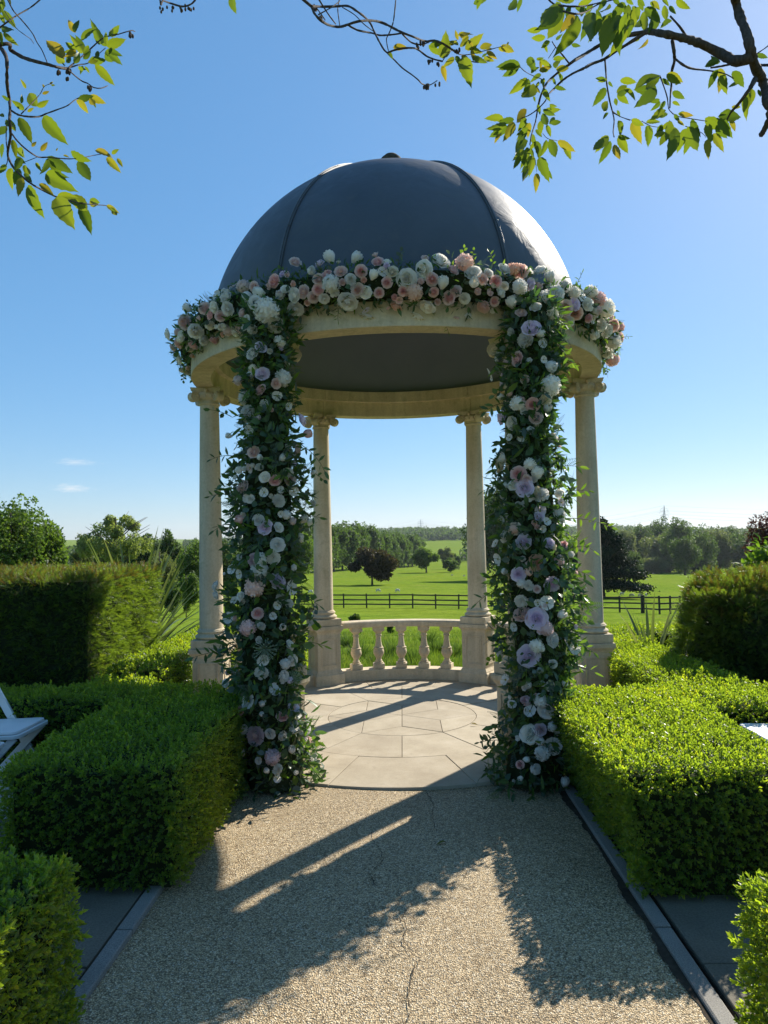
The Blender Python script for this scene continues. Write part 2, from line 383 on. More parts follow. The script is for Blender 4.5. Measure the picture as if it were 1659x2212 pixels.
MT = dict(
    stone=m_stone(), flag=m_flag(), gravel=m_gravel(), slab=m_concrete(), kerb=m_concrete('granite_kerb', (0.22, 0.205, 0.18), (0.32, 0.30, 0.265), 230, 0.8),
    crack=m_simple('crack_dirt', (0.035, 0.028, 0.02), (0.075, 0.06, 0.044), 40, 0.95, 0.1),
    joint=m_simple('joint_dirt', (0.035, 0.03, 0.024), (0.07, 0.06, 0.045), 30, 0.95, 0.1),
    dome=m_dome(), lining=m_simple('dome_lining_paint', (0.17, 0.20, 0.26), (0.20, 0.235, 0.30), 1.5, 0.75, 0.25, 0.08),
    rib=m_simple('rib_metal', (0.05, 0.058, 0.066), (0.075, 0.085, 0.094), 8, 0.42, 0.5, 0.1),
    finial=m_simple('finial_crust', (0.03, 0.026, 0.02), (0.10, 0.085, 0.06), 40, 0.9, 0.2, 0.8),
    grass=m_grass(), plastic=m_simple('white_resin', (0.74, 0.74, 0.73), (0.80, 0.80, 0.79), 3, 0.4, 0.4, 0.03),
    cushion=m_simple('white_vinyl_pad', (0.74, 0.745, 0.75), (0.80, 0.80, 0.80), 5, 0.5, 0.35, 0.12, 3, 0.01),
    fence=m_simple('dark_fence_timber', (0.030, 0.028, 0.025), (0.06, 0.055, 0.048), 5, 0.85, 0.2, 0.3),
    bark=m_bark('tree_bark', (0.05, 0.04, 0.03), (0.13, 0.105, 0.08)), twig=m_bark('cherry_bark', (0.035, 0.027, 0.021), (0.12, 0.095, 0.075), 70),
    wool=m_simple('sheep_wool', (0.52, 0.48, 0.40), (0.68, 0.64, 0.56), 9, 0.95, 0.1, 0.5),
    steel=m_simple('pylon_steel', (0.30, 0.31, 0.32), (0.38, 0.39, 0.40), 1, 0.5, 0.4),
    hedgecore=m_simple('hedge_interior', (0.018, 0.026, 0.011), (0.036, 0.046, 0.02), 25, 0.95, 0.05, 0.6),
    soil=m_simple('soil', (0.03, 0.022, 0.015), (0.06, 0.045, 0.03), 20, 0.95, 0.1, 0.6),
    box=leaf_mat('box_leaf', [(0.048, 0.092, 0.034), (0.064, 0.118, 0.038), (0.085, 0.148, 0.040), (0.13, 0.18, 0.045)], 0.5, (2.3, 1.75, 0.22), 0.38, 0.5, tmul=3.0),
    yew=leaf_mat('yew_needle', [(0.026, 0.052, 0.016), (0.042, 0.074, 0.018), (0.066, 0.10, 0.022)], 0.45, (1.7, 1.45, 0.4), 0.42, 0.45, tmul=3.6),
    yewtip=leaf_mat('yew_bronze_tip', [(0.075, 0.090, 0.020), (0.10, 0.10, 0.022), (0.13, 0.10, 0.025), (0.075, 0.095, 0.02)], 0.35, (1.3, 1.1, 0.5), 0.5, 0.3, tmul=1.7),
    phorm=leaf_mat('strap_leaf', [(0.075, 0.11, 0.04), (0.11, 0.145, 0.055), (0.19, 0.21, 0.10)], 0.25, rough=0.4, tmul=1.5),
    cherry=leaf_mat('cherry_leaf', [(0.045, 0.080, 0.018), (0.060, 0.10, 0.020), (0.085, 0.125, 0.020), (0.11, 0.145, 0.022)], 0.45, (1.35, 1.25, 0.35), 0.5, 0.25, obj=True, tmul=1.9),
    cherryy=leaf_mat('young_cherry_leaf', [(0.12, 0.145, 0.022), (0.15, 0.155, 0.024), (0.165, 0.155, 0.026), (0.175, 0.145, 0.03)], 0.45, (1.3, 1.2, 0.45), 0.5, 0.25, obj=True, tmul=1.8),
    g_dark=leaf_mat('garland_leaf_dark', [(0.030, 0.062, 0.030), (0.050, 0.095, 0.042), (0.075, 0.125, 0.052)], 0.28, (1.2, 1.4, 0.5), 0.4, 0.4, tmul=2.2),
    g_euc=leaf_mat('garland_leaf_eucalyptus', [(0.075, 0.11, 0.09), (0.10, 0.14, 0.115), (0.13, 0.17, 0.14)], 0.2, (1.1, 1.25, 0.7), 0.6, 0.2),
    g_lite=leaf_mat('garland_leaf_bright', [(0.055, 0.105, 0.020), (0.080, 0.14, 0.026), (0.11, 0.17, 0.035)], 0.42, (1.25, 1.3, 0.5), 0.45, 0.3, tmul=2.0),
    go_dark=leaf_mat('garland_big_leaf_dark', [(0.030, 0.062, 0.030), (0.052, 0.10, 0.044), (0.08, 0.135, 0.056)], 0.28, (1.2, 1.4, 0.5), 0.38, 0.4, obj=True, tmul=2.2),
    go_euc=leaf_mat('garland_big_leaf_eucalyptus', [(0.055, 0.085, 0.068), (0.08, 0.11, 0.09), (0.11, 0.14, 0.115)], 0.2, (1.1, 1.25, 0.7), 0.6, 0.2, obj=True),
    go_lite=leaf_mat('garland_big_leaf_bright', [(0.06, 0.11, 0.022), (0.09, 0.15, 0.03), (0.12, 0.18, 0.035)], 0.42, (1.25, 1.3, 0.5), 0.42, 0.3, obj=True, tmul=2.0),
    stalk=m_simple('garland_stalk', (0.05, 0.06, 0.025), (0.09, 0.10, 0.04), 30, 0.7, 0.2),
    p_w=petal_mat('petal_white', (0.90, 0.87, 0.80)), p_c=petal_mat('petal_cream', (0.86, 0.78, 0.62)),
    p_b=petal_mat('petal_blush', (0.88, 0.71, 0.64), (0.85, 0.60, 0.55)), p_p=petal_mat('petal_pink', (0.90, 0.68, 0.63), (0.84, 0.44, 0.43)),
    p_o=petal_mat('petal_peach', (0.88, 0.65, 0.53), (0.82, 0.50, 0.39)), p_l=petal_mat('petal_lavender', (0.88, 0.79, 0.88), (0.84, 0.69, 0.82)),
    p_m=petal_mat('petal_mauve', (0.76, 0.60, 0.62), (0.66, 0.48, 0.50)), p_y=petal_mat('petal_yellow_centre', (0.45, 0.42, 0.10)),
    p_g=petal_mat('umbel_green', (0.34, 0.44, 0.30)),
)
def crown_mat(name, cols, trans=0.4, tmul=2.0): 
    return leaf_mat(name, cols, trans, (1.25, 1.25, 0.5), 0.55, 0.2, tmul=tmul)
MT['t_green'] = crown_mat('crown_green', [(0.050, 0.090, 0.020), (0.070, 0.12, 0.024), (0.10, 0.15, 0.03)])
MT['t_lime'] = crown_mat('crown_lime_row', [(0.040, 0.072, 0.022), (0.056, 0.098, 0.026), (0.078, 0.125, 0.032)])
MT['t_dark'] = crown_mat('crown_dark', [(0.036, 0.066, 0.022), (0.052, 0.088, 0.026), (0.072, 0.115, 0.03)])
MT['t_pale'] = crown_mat('crown_willow', [(0.12, 0.155, 0.06), (0.16, 0.20, 0.075), (0.20, 0.23, 0.10)], 0.5)
MT['t_olive'] = crown_mat('crown_olive', [(0.075, 0.10, 0.05), (0.10, 0.125, 0.06), (0.125, 0.15, 0.07)])
MT['t_copper'] = crown_mat('crown_copper_beech', [(0.030, 0.028, 0.017), (0.044, 0.034, 0.019), (0.048, 0.050, 0.02)], 0.25)
MT['t_red'] = crown_mat('crown_purple', [(0.040, 0.014, 0.018), (0.060, 0.020, 0.022), (0.085, 0.03, 0.028)], 0.2)
MT['t_cedar'] = crown_mat('crown_cedar', [(0.012, 0.024, 0.016), (0.020, 0.036, 0.020), (0.030, 0.048, 0.024)], 0.1)
MT['t_laurel'] = crown_mat('laurel_leaf', [(0.05, 0.10, 0.014), (0.075, 0.14, 0.018), (0.11, 0.18, 0.025)], 0.4, 2.0)

# ================================================================== THE SETTING
HY = [-80, 1.9, 4, 8, 20, 40, 57, 90, 130, 200, 260, 400, 550, 750, 1000, 1400, 1900, 3000, 9000]
HZ = [-0.07, -0.09, -0.3, -0.75, -1.9, -3.5, -4.75, -6.2, -7.6, -9.6, -11, -16, -19, -20, -14, -3, 7, 9, 9]
def terr(x, y):
    x = np.asarray(x, float); y = np.asarray(y, float)
    z = np.interp(y, HY, HZ)
    w = np.clip((y - 6) / 50.0, 0, 1)
    cross = np.where(x > 0, -0.030 * np.minimum(x, 160), 0.010 * np.minimum(-x, 120)) * w * np.clip((900 - y) / 500, 0, 1)
    bump = (np.sin(x * 0.11 + 1.3) * np.cos(y * 0.085) * 0.16 + np.sin(x * 0.031 + y * 0.023) * 0.45 * np.clip(y / 150, 0, 1)) * np.clip((y - 5) / 30, 0, 1)
    far = (np.sin(x * 0.0042 + 0.8) * 9 + np.sin(x * 0.011 + 2.0) * 3) * np.clip((y - 900) / 700, 0, 1)
    return z + cross + bump + far
def ground_hit(px, py):
    d = ray(px, py); y = 3.0
    while y < 4000:
        t = (y - CAM[1]) / d[1]; p = CAM + d * t
        if p[2] <= float(terr(p[0], y)): return Vector((p[0], y, float(terr(p[0], y))))
        y *= 1.004
    return Vector((p[0], y, float(terr(p[0], y))))

def build_ground():
    ys = np.concatenate([np.linspace(-60, 2, 12), np.linspace(2.6, 30, 50), np.geomspace(31, 5000, 110)])
    us = np.sinh(np.linspace(-5.2, 5.2, 121)) / np.sinh(5.2)
    X, Y = np.meshgrid(us, ys)
    X = X * (400 + np.maximum(Y, 0) * 1.1)
    Z = terr(X, Y)
    v = np.stack([X, Y, Z], 2).reshape(-1, 3); nx = len(us)
    i, j = np.meshgrid(np.arange(len(ys) - 1), np.arange(nx - 1), indexing='ij'); a = (i * nx + j).ravel()
    link('ground', mesh_np('ground', v, np.stack([a, a + 1, a + nx + 1, a + nx], 1), True), MT['grass'], None, 'structure')
build_ground()

def slab_mesh(name, poly, z0, z1, inset=0.004, bev=0.004):
    """a flat stone with softened top edge from a counter-clockwise polygon."""
    n = len(poly); c = np.mean(poly, axis=0); P = np.array(poly, float)
    def ins(d):
        out = []
        for i in range(n):
            p0, p1, p2 = P[i - 1], P[i], P[(i + 1) % n]
            e1 = p1 - p0; e2 = p2 - p1
            n1 = np.array([-e1[1], e1[0]]) / max(np.linalg.norm(e1), 1e-9); n2 = np.array([-e2[1], e2[0]]) / max(np.linalg.norm(e2), 1e-9)
            k = n1 + n2; k = k / max(np.linalg.norm(k), 1e-9); out.append(p1 + k * d / max(k @ n1, 0.35))
        return np.array(out)
    A, B = ins(inset), ins(inset + bev)
    v = [(*p, z0) for p in A] + [(*p, z1 - bev * 0.7) for p in A] + [(*p, z1) for p in B]
    f = []
    for r in (0, 1):
        for i in range(n): f.append((r * n + i, r * n + (i + 1) % n, (r + 1) * n + (i + 1) % n, (r + 1) * n + i))
    f.append(tuple(2 * n + i for i in range(n)))
    me = bpy.data.meshes.new(name); me.from_pydata(v, [], f); me.update(); return me

# gravel path ------------------------------------------------------------
XL, XR = -1.11, 1.005
def build_path():
    nx, ny = 12, 60
    xs = np.linspace(XL - 0.005, XR + 0.01, nx); ys = np.linspace(-9.0, -0.3, ny)
    X, Y = np.meshgrid(xs, ys)
    Z = -0.016 + 0.004 * np.sin(X * 3.1 + Y * 1.7) + 0.003 * np.sin(Y * 4.1)
    v = np.stack([X, Y, Z], 2).reshape(-1, 3)
    i, j = np.meshgrid(np.arange(ny - 1), np.arange(nx - 1), indexing='ij'); a = (i * nx + j).ravel()
    p = link('path', mesh_np('path', v, np.stack([a, a + 1, a + nx + 1, a + nx], 1), True), MT['gravel'], None, 'structure')
    cr = [[(915, 1706), (931, 1727), (938, 1745), (931, 1765), (940, 1785), (948, 1805)],
          [(805, 1795), (803, 1815), (822, 1838), (828, 1860), (812, 1876), (800, 1890), (806, 1905), (815, 1920)],
          [(880, 1962), (868, 1985), (878, 2005), (871, 2030), (890, 2062), (910, 2075), (893, 2092), (888, 2120), (880, 2150), (886, 2180), (878, 2212)]]
    for pl in cr:
        pts = []
        for (a, b), (c, d) in zip(pl[:-1], pl[1:]):
            for k in range(5): pts.append((a + (c - a) * k / 5 + random.uniform(-2.5, 2.5), b + (d - b) * k / 5))
        V, F_ = [], []
        for k, q in enumerate(pts):
            w = atz(q[0], q[1], -0.011); h = random.uniform(0.0006, 0.0027) * (1 if 0 < k < len(pts) - 1 else 0.1)
            V += [(w.x - h, w.y, -0.0075), (w.x + h, w.y + random.uniform(-.004, .004), -0.0075)]
            if k: F_.append((2 * k - 2, 2 * k - 1, 2 * k + 1, 2 * k))
        me = bpy.data.meshes.new('crack'); me.from_pydata(V, [], F_); me.update()
        link('crack', me, MT['crack'], p)
    # earthy gap along the right kerb
    V, F_ = [], []; y = -6.0; k = 0
    while y < -1.9:
        w = -0.012 + 0.030 * abs(math.sin(y * 2.3) * math.sin(y * 5.7 + 1)) ** 1.3 + random.uniform(0, .014)
        V += [(XR - w, y, -0.0095), (XR + 0.024, y, -0.0095)]
        if k: F_.append((2 * k - 2, 2 * k - 1, 2 * k + 1, 2 * k))
        y += 0.03; k += 1
    me = bpy.data.meshes.new('kerb_gap'); me.from_pydata(V, [], F_); me.update(); link('kerb_gap', me, MT['crack'], p)
    for (xa, xb) in ((XL - 0.075, XL - 0.003), (XR + 0.022, XR + 0.092)):
        y = -9.0
        while y < -1.75:
            L = 0.914
            P = [(xa, y), (xb, y), (xb, min(y + L, -1.72)), (xa, min(y + L, -1.72))]
            link('kerbstone', slab_mesh('kerbstone', P, -0.08, 0.006 + random.uniform(-.003, .003), 0.003, 0.006), MT['kerb'], p)
            y += L
build_path()

# grey paving either side -------------------------------------------------
def build_pavement():
    m = MB(); m.box((-6.5, -9, -0.06), (XL - 0.08, -1.2, -0.014)); m.box((XR + 0.11, -9, -0.06), (6.5, -1.2, -0.014))
    base = link('pavement', m.mesh('pavement'), MT['joint'], None, 'structure')
    for side in (-1, 1):
        x0 = (XL - 0.082) if side < 0 else (XR + 0.112)
        xw = [0.6, 0.9, 0.75, 0.9, 0.9]
        x = x0
        for w in xw:
            y = -6.4 + random.uniform(0, .3)
            while y < -1.3:
                h = random.choice([0.6, 0.75, 0.9])
                a, b = (x - w, x) if side < 0 else (x, x + w)
                link('paving_slab', slab_mesh('paving_slab', [(a, y), (b, y), (b, y + h), (a, y + h)], -0.05, 0.0 + random.uniform(-.003, .003), 0.004, 0.003), MT['slab'], base)
                y += h
            x += side * w
build_pavement()

# round stone floor of the temple ------------------------------------------
def build_floor():
    m = MB(); m.lathe([(1.858, -0.2), (1.858, -0.012)], 96)
    # bedding shows in the joints
    base = link('stone_floor', m.mesh('stone_floor'), MT['joint'], None, 'structure')
    R1, R2, R3 = 0.67, 1.2385, 1.868
    def pt(r, a): return (r * math.cos(rad(a)), r * math.sin(rad(a)))
    def arc(r, a, b, n): return [pt(r, a + (b - a) * k / n) for k in range(n + 1)]
    def flag(P):
        link('flagstone', slab_mesh('flagstone', P, -0.04, random.uniform(-0.002, 0.002), 0.0022, 0.002), MT['flag'], base)
    ri = R1 / math.sqrt(3)
    for k in range(6):
        a = 60 * k
        flag([(0, 0), pt(ri, a - 30), pt(R1, a), pt(ri, a + 30)])
        flag([pt(ri, a + 30)] + arc(R1, a, a + 60, 8))
    for k in range(12):
        a = 30 * k
        flag(arc(R2, a, a + 30, 6) + arc(R1, a + 30, a, 6))
        flag(arc(R3, a + 15, a + 45, 8) + arc(R2, a + 45, a + 15, 8))
build_floor()

# ================================================================== THE TEMPLE
RC, ZR = 1.733, 3.016
ANG = [60, 120, 180, 240, 300, 0]
temple = thing('garden_temple', 'round stone garden temple with dark dome, columns and balustrade', 'gazebo', (0, 0, 0))

def volute_capital():
    m = MB()
    m.lathe([(0.086, 2.86), (0.094, 2.865), (0.098, 2.873), (0.094, 2.882), (0.088, 2.888), (0.088, 2.905), (0.104, 2.915), (0.118, 2.93), (0.128, 2.95), (0.125, 2.965), (0.115, 2.975)], 32)
    # egg mouldings
    for i in range(16):
        a = 2 * math.pi * i / 16
        m.ball((0.118 * math.cos(a), 0.118 * math.sin(a), 2.937), 0.014, 6, 5, (1, 1, 1.3))
    # abacus with concave sides
    pl = []
    for q in range(4):
        a0 = math.pi / 4 + q * math.pi / 2; a1 = a0 + math.pi / 2
        c0 = Vector((math.cos(a0), math.sin(a0))) * 0.196; c1 = Vector((math.cos(a1), math.sin(a1))) * 0.196
        for k in range(7):
            t = k / 7; p = c0.lerp(c1, t); inw = 0.03 * math.sin(math.pi * t)
            nrm = -(c0 + c1).normalized(); p = p + nrm * inw; pl.append(p)
    n = len(pl); prof = [(0.90, 2.975), (0.97, 2.985), (0.97, 2.998), (1.0, 3.003), (1.0, ZR - 0.001)]
    b = len(m.v)
    for s_, z in prof:
        for p in pl: m.v.append((p.x * s_, p.y * s_, z))
    for j in range(len(prof) - 1):
        for i in range(n):
            i2 = (i + 1) % n; m.f.append((b + j * n + i, b + j * n + i2, b + (j + 1) * n + i2, b + (j + 1) * n + i))
    m.f.append(tuple(b + i for i in range(n))[::-1]); m.f.append(tuple(b + (len(prof) - 1) * n + i for i in range(n)))
    # flower in the middle of each side
    for q in range(4):
        a = q * math.pi / 2
        m.ball((0.122 * math.cos(a), 0.122 * math.sin(a), 2.985), 0.024, 8, 6, (0.8, 0.8, 1))
    # diagonal volutes: a drum with a spiral rib on both faces
    for q in range(4):
        a = math.pi / 4 + q * math.pi / 2
        d = Vector((math.cos(a), math.sin(a), 0)); t = Vector((-d.y, d.x, 0)); c = d * 0.158 + Vector((0, 0, 2.928))
        Mx = Matrix((( d.x, 0, t.x, c.x), (d.y, 0, t.y, c.y), (0, 1, 0, c.z), (0, 0, 0, 1)))
        m.lathe([(0.012, -0.034), (0.040, -0.030), (0.045, -0.020), (0.040, 0), (0.045, 0.020), (0.040, 0.030), (0.012, 0.034)], 16, True, Mx)
        for s_ in (-1, 1):
            pts = []
            for k in range(30):
                th = k / 29 * 4.4 * math.pi; r = 0.046 * (1 - k / 31.0)
                pts.append(Mx @ Vector((r * math.cos(-th + 1.3), r * math.sin(-th + 1.3), s_ * 0.032)))
            m.tube(pts, 0.0055, 5)
            m.ball(tuple(Mx @ Vector((0, 0, s_ * 0.034))), 0.010, 6, 5)
        # arm from the abacus centre to the volute
        m.tube([Vector((d.x * 0.08, d.y * 0.08, 2.965)), d * 0.13 + Vector((0, 0, 2.968)), d * 0.17 + Vector((0, 0, 2.965))], [0.03, 0.026, 0.018], 8)
    return m.mesh('capital', auto=rad(35))
def shaft_mesh():
    prof = []
    for k in range(15):
        t = k / 14; prof.append((0.1075 - 0.0215 * t ** 1.5, 0.815 + (2.86 - 0.815) * t))
    prof = [(0.122, 0.795), (0.122, 0.803), (0.112, 0.808)] + prof
    return MB().lathe(prof, 40).mesh('column', auto=rad(30))
def base_mesh():
    m = MB()
    def tor(r, z, h, n=7): return [(r + h * 0.5 * math.sin(math.pi * k / n), z + h * k / n) for k in range(n + 1)]
    m.lathe(tor(0.128, 0.719, 0.042) + [(0.126, 0.763), (0.120, 0.770), (0.120, 0.774)] + tor(0.121, 0.776, 0.022), 40)
    m.sq([(0.149, 0.645), (0.150, 0.648), (0.150, 0.716), (0.147, 0.719)])
    return m.mesh('column_base', auto=rad(35))
def pedestal_mesh():
    m = MB()
    m.sq([(0.172, -0.09), (0.172, 0.105), (0.166, 0.112), (0.158, 0.118), (0.156, 0.128), (0.142, 0.150), (0.138, 0.158), (0.138, 0.555),
          (0.142, 0.562), (0.144, 0.572), (0.152, 0.585), (0.160, 0.594), (0.162, 0.600), (0.166, 0.603), (0.166, 0.634), (0.162, 0.642)])
    me = m.mesh('pedestal'); return me
def panel_mesh():
    m = MB()
    w, z0, z1, b, t = 0.098, 0.20, 0.52, 0.013, 0.007
    for (a, c, d, e) in ((-w, z0, -w + b, z1), (w - b, z0, w, z1), (-w + b, z0, w - b, z0 + b), (-w + b, z1 - b, w - b, z1)):
        m.box((a, -0.138 - t, c), (d, -0.137, e))
    for (a, c, d, e) in ((-w + b + .008, z0 + b + .008, -w + b + .013, z1 - b - .008), (w - b - .013, z0 + b + .008, w - b - .008, z1 - b - .008),
                         (-w + b + .013, z0 + b + .008, w - b - .013, z0 + b + .013), (-w + b + .013, z1 - b - .013, w - b - .013, z1 - b - .008)):
        m.box((a, -0.138 - t * .5, c), (d, -0.137, e))
    return m.mesh('pedestal_panel', bevel=0.0025)
cap_me, sh_me, ba_me, pe_me, pa_me = volute_capital(), shaft_mesh(), base_mesh(), pedestal_mesh(), panel_mesh()
for me in (cap_me, sh_me, ba_me, pe_me, pa_me): me.materials.append(MT['stone'])
for a in ANG:
    c = (RC * math.cos(rad(a)), RC * math.sin(rad(a)), 0); rz = rad(a - 90)
    sh = link('column', sh_me, None, temple); sh.location = c; sh.rotation_euler = (0, 0, rz)
    sh['_base'] = [0, 0, 0]
    for nm, me in (('capital', cap_me), ('column_base', ba_me), ('pedestal', pe_me)):
        o = link(nm, me); o.parent = sh
    for q in range(4):
        o = link('pedestal_panel', pa_me); o.parent = sh; o.rotation_euler = (0, 0, q * math.pi / 2)

def arc_solid(name, prof, a0, a1, n=24, auto=rad(30)):
    """closed profile [(r,z)] swept from angle a0 to a1 (degrees)."""
    m = MB(); k = len(prof)
    for i in range(n + 1):
        a = rad(a0 + (a1 - a0) * i / n)
        for r, z in prof: m.v.append((r * math.cos(a), r * math.sin(a), z))
    for i in range(n):
        for j in range(k):
            j2 = (j + 1) % k
            m.f.append((i * k + j, (i + 1) * k + j, (i + 1) * k + j2, i * k + j2))
    m.f.append(tuple(range(k))); m.f.append(tuple(n * k + j for j in range(k))[::-1])
    me = m.mesh(name, auto=auto)
    bm = bmesh.new(); bm.from_mesh(me); bmesh.ops.recalc_face_normals(bm, faces=bm.faces); bm.to_mesh(me); bm.free()
    me.set_sharp_from_angle(angle=auto); return me
ringp = [(1.662, ZR), (1.822, ZR), (1.8245, ZR + 0.004), (1.8245, 3.215), (1.835, 3.225), (1.845, 3.245), (1.85, 3.27), (1.79, 3.285), (1.60, 3.29), (1.60, 3.175), (1.659, 3.175), (1.659, ZR + 0.004)]
for a in ANG:
    link('architrave_block', arc_solid('architrave_block', ringp, a + 0.09, a + 59.91, 30), MT['stone'], temple)

# balustrade bays ----------------------------------------------------------
bal = MB()
bal.sq([(0.044, 0.122), (0.044, 0.172), (0.040, 0.176)])
bal.lathe([(0.036, 0.174), (0.038, 0.182), (0.036, 0.190), (0.027, 0.196), (0.030, 0.205), (0.024, 0.216), (0.021, 0.228), (0.026, 0.245), (0.036, 0.266), (0.043, 0.290), (0.044, 0.310), (0.040, 0.335),
           (0.036, 0.345), (0.041, 0.350), (0.041, 0.357), (0.033, 0.363), (0.028, 0.385), (0.0235, 0.42), (0.021, 0.46), (0.0205, 0.485), (0.027, 0.492), (0.027, 0.500), (0.022, 0.504), (0.023, 0.522), (0.032, 0.532), (0.038, 0.542), (0.040, 0.550)], 20)
bal.sq([(0.042, 0.549), (0.044, 0.552), (0.044, 0.598)])
bal_me = bal.mesh('baluster', auto=rad(40)); bal_me.materials.append(MT['stone'])
for (a0, a1) in ((60, 120), (0, 60), (120, 180)):
    r0 = link('balustrade', arc_solid('balustrade', [(1.655, 0.598), (1.658, 0.594), (1.80, 0.594), (1.815, 0.604), (1.822, 0.615), (1.822, 0.652), (1.812, 0.662), (1.735, 0.672), (1.66, 0.662), (1.648, 0.652), (1.648, 0.612)], a0 + 5.2, a1 - 5.2, 20), MT['stone'], temple)
    r0['_base'] = [0, 0, 0]
    o = link('balustrade_plinth', arc_solid('balustrade_plinth', [(1.635, -0.02), (1.835, -0.02), (1.835, 0.105), (1.825, 0.117), (1.645, 0.117), (1.635, 0.105)], a0 + 5.6, a1 - 5.6, 20), MT['stone'])
    o.parent = r0
    for k in range(5):
        a = a0 + 12.6 + (60 - 25.2) * k / 4
        b = link('baluster', bal_me); b.parent = r0; b.location = (RC * math.cos(rad(a)), RC * math.sin(rad(a)), -0.003); b.rotation_euler = (0, 0, rad(a)); b.scale = (1.42, 1.42, 1)

# dome ---------------------------------------------------------------------
ZD, RD = 3.25, 1.676
prof = [(RD + 0.055, 3.288), (RD + 0.055, 3.305), (RD + 0.012, 3.318)] + [(RD * math.cos(rad(a)), ZD + RD * math.sin(rad(a))) for a in np.linspace(3.2, 89.2, 44)]
dome = link('dome', MB().lathe(prof, 144, False).mesh('dome', auto=rad(30)), MT['dome'], temple); dome['_base'] = [0, 0, 0]
lin = [(1.6595 * math.cos(rad(a)), 3.178 + 1.6595 * math.sin(rad(a))) for a in np.linspace(0.3, 89.5, 40)]
me = MB().lathe(lin, 96, False).mesh('dome_lining', smooth=True); me.flip_normals()
o = link('dome_lining', me, MT['lining']); o.parent = dome
def rib_mesh():
    m = MB(); K = 40
    for j in range(K):
        a = rad(3.0 + (85.5 - 3.0) * j / (K - 1)); w = 0.019 * (0.75 + 0.25 * math.cos(a))
        for (dx, dr) in ((-w, -0.003), (-w, 0.010), (-w * 0.45, 0.013), (-w * 0.4, 0.020), (w * 0.4, 0.020), (w * 0.45, 0.013), (w, 0.010), (w, -0.003)):
            m.v.append(((RD + dr) * math.cos(a), dx, ZD + (RD + dr) * math.sin(a)))
    for j in range(K - 1):
        for i in range(7): m.f.append((j * 8 + i, j * 8 + i + 1, (j + 1) * 8 + i + 1, (j + 1) * 8 + i))
    for a in (12, 24, 36, 48, 58, 68, 77):
        for s_ in (-1, 1):
            r = RD + 0.012
            m.ball((r * math.cos(rad(a)), s_ * 0.0135, ZD + r * math.sin(rad(a))), 0.0055, 6, 5)
    return m.mesh('dome_rib', auto=rad(30))
rib_me = rib_mesh(); rib_me.materials.append(MT['rib'])
for a in ANG:
    o = link('dome_rib', rib_me); o.parent = dome; o.rotation_euler = (0, 0, rad(a))
fin = MB().lathe([(0.17, 4.905), (0.17, 4.94), (0.13, 4.955), (0.07, 4.98), (0.055, 5.01), (0.075, 5.04), (0.105, 5.075), (0.11, 5.11), (0.095, 5.15), (0.06, 5.182), (0.02, 5.197)], 24)
o = link('finial', fin.mesh('finial', smooth=True), MT['finial']); o.parent = dome

# ================================================================== HEDGES AND GARDEN PLANTS
def kite(w, fold, l=1.0, y0=0.0):
    """leaf along +Y, face +Z; two folded triangles"""
    return ([(0, y0, 0), (-w / 2, y0 + l * 0.45, fold), (0, y0 + l, 0.0), (w / 2, y0 + l * 0.45, fold)], [(0, 2, 1), (0, 3, 2)])
def oval(w, fold, l=1.0, bend=0.0):
    v = [(0, 0, 0)]
    for t, s_ in ((0.28, 0.8), (0.62, 0.9)):
        v += [(-w / 2 * s_, t * l, fold * s_ - bend * t * t), (0, t * l, -bend * t * t), (w / 2 * s_, t * l, fold * s_ - bend * t * t)]
    v.append((0, l, -bend))
    return (v, [(0, 2, 1), (0, 3, 2), (1, 2, 5), (1, 5, 4), (2, 3, 6), (2, 6, 5), (4, 5, 7), (5, 6, 7)])
def box_sprig(k):
    r = random.Random(k); ts = []
    for lev, (z, sp) in enumerate(((0.0, 62), (0.30, 52), (0.58, 40), (0.80, 26))):
        for s_ in range(2 if lev < 3 else 3):
            az = lev * 90 + s_ * (180 if lev < 3 else 120) + r.uniform(-25, 25)
            Mx = Matrix.Translation((0, 0, z)) @ Matrix.Rotation(rad(az), 4, 'Z') @ Matrix.Rotation(rad(90 - sp + r.uniform(-14, 14)), 4, 'X')
            ts.append(xf(kite(0.26 * r.uniform(.85, 1.15), 0.05, 0.50 * r.uniform(.8, 1.15)), Mx))
    return merge_t(ts)
def yew_sprig(k):
    r = random.Random(k); ts = []
    for j in range(9):
        z = 0.05 + 0.9 * j / 8; L = 0.30 * (1 - 0.45 * j / 8)
        for s_ in (-1, 1):
            Mx = Matrix.Translation((0, 0, z)) @ Matrix.Rotation(rad(s_ * 58 + r.uniform(-10, 10)), 4, 'Y') @ Matrix.Rotation(rad(90), 4, 'X') @ Matrix.Rotation(rad(r.uniform(-30, 30)), 4, 'Y')
            ts.append(xf(([(-0.03, 0, 0), (0.03, 0, 0), (0, L, 0)], [(0, 1, 2)]), Mx))
    return merge_t(ts)
BOXS = [box_sprig(i) for i in range(4)]
YEWS = [yew_sprig(i) for i in range(3)]
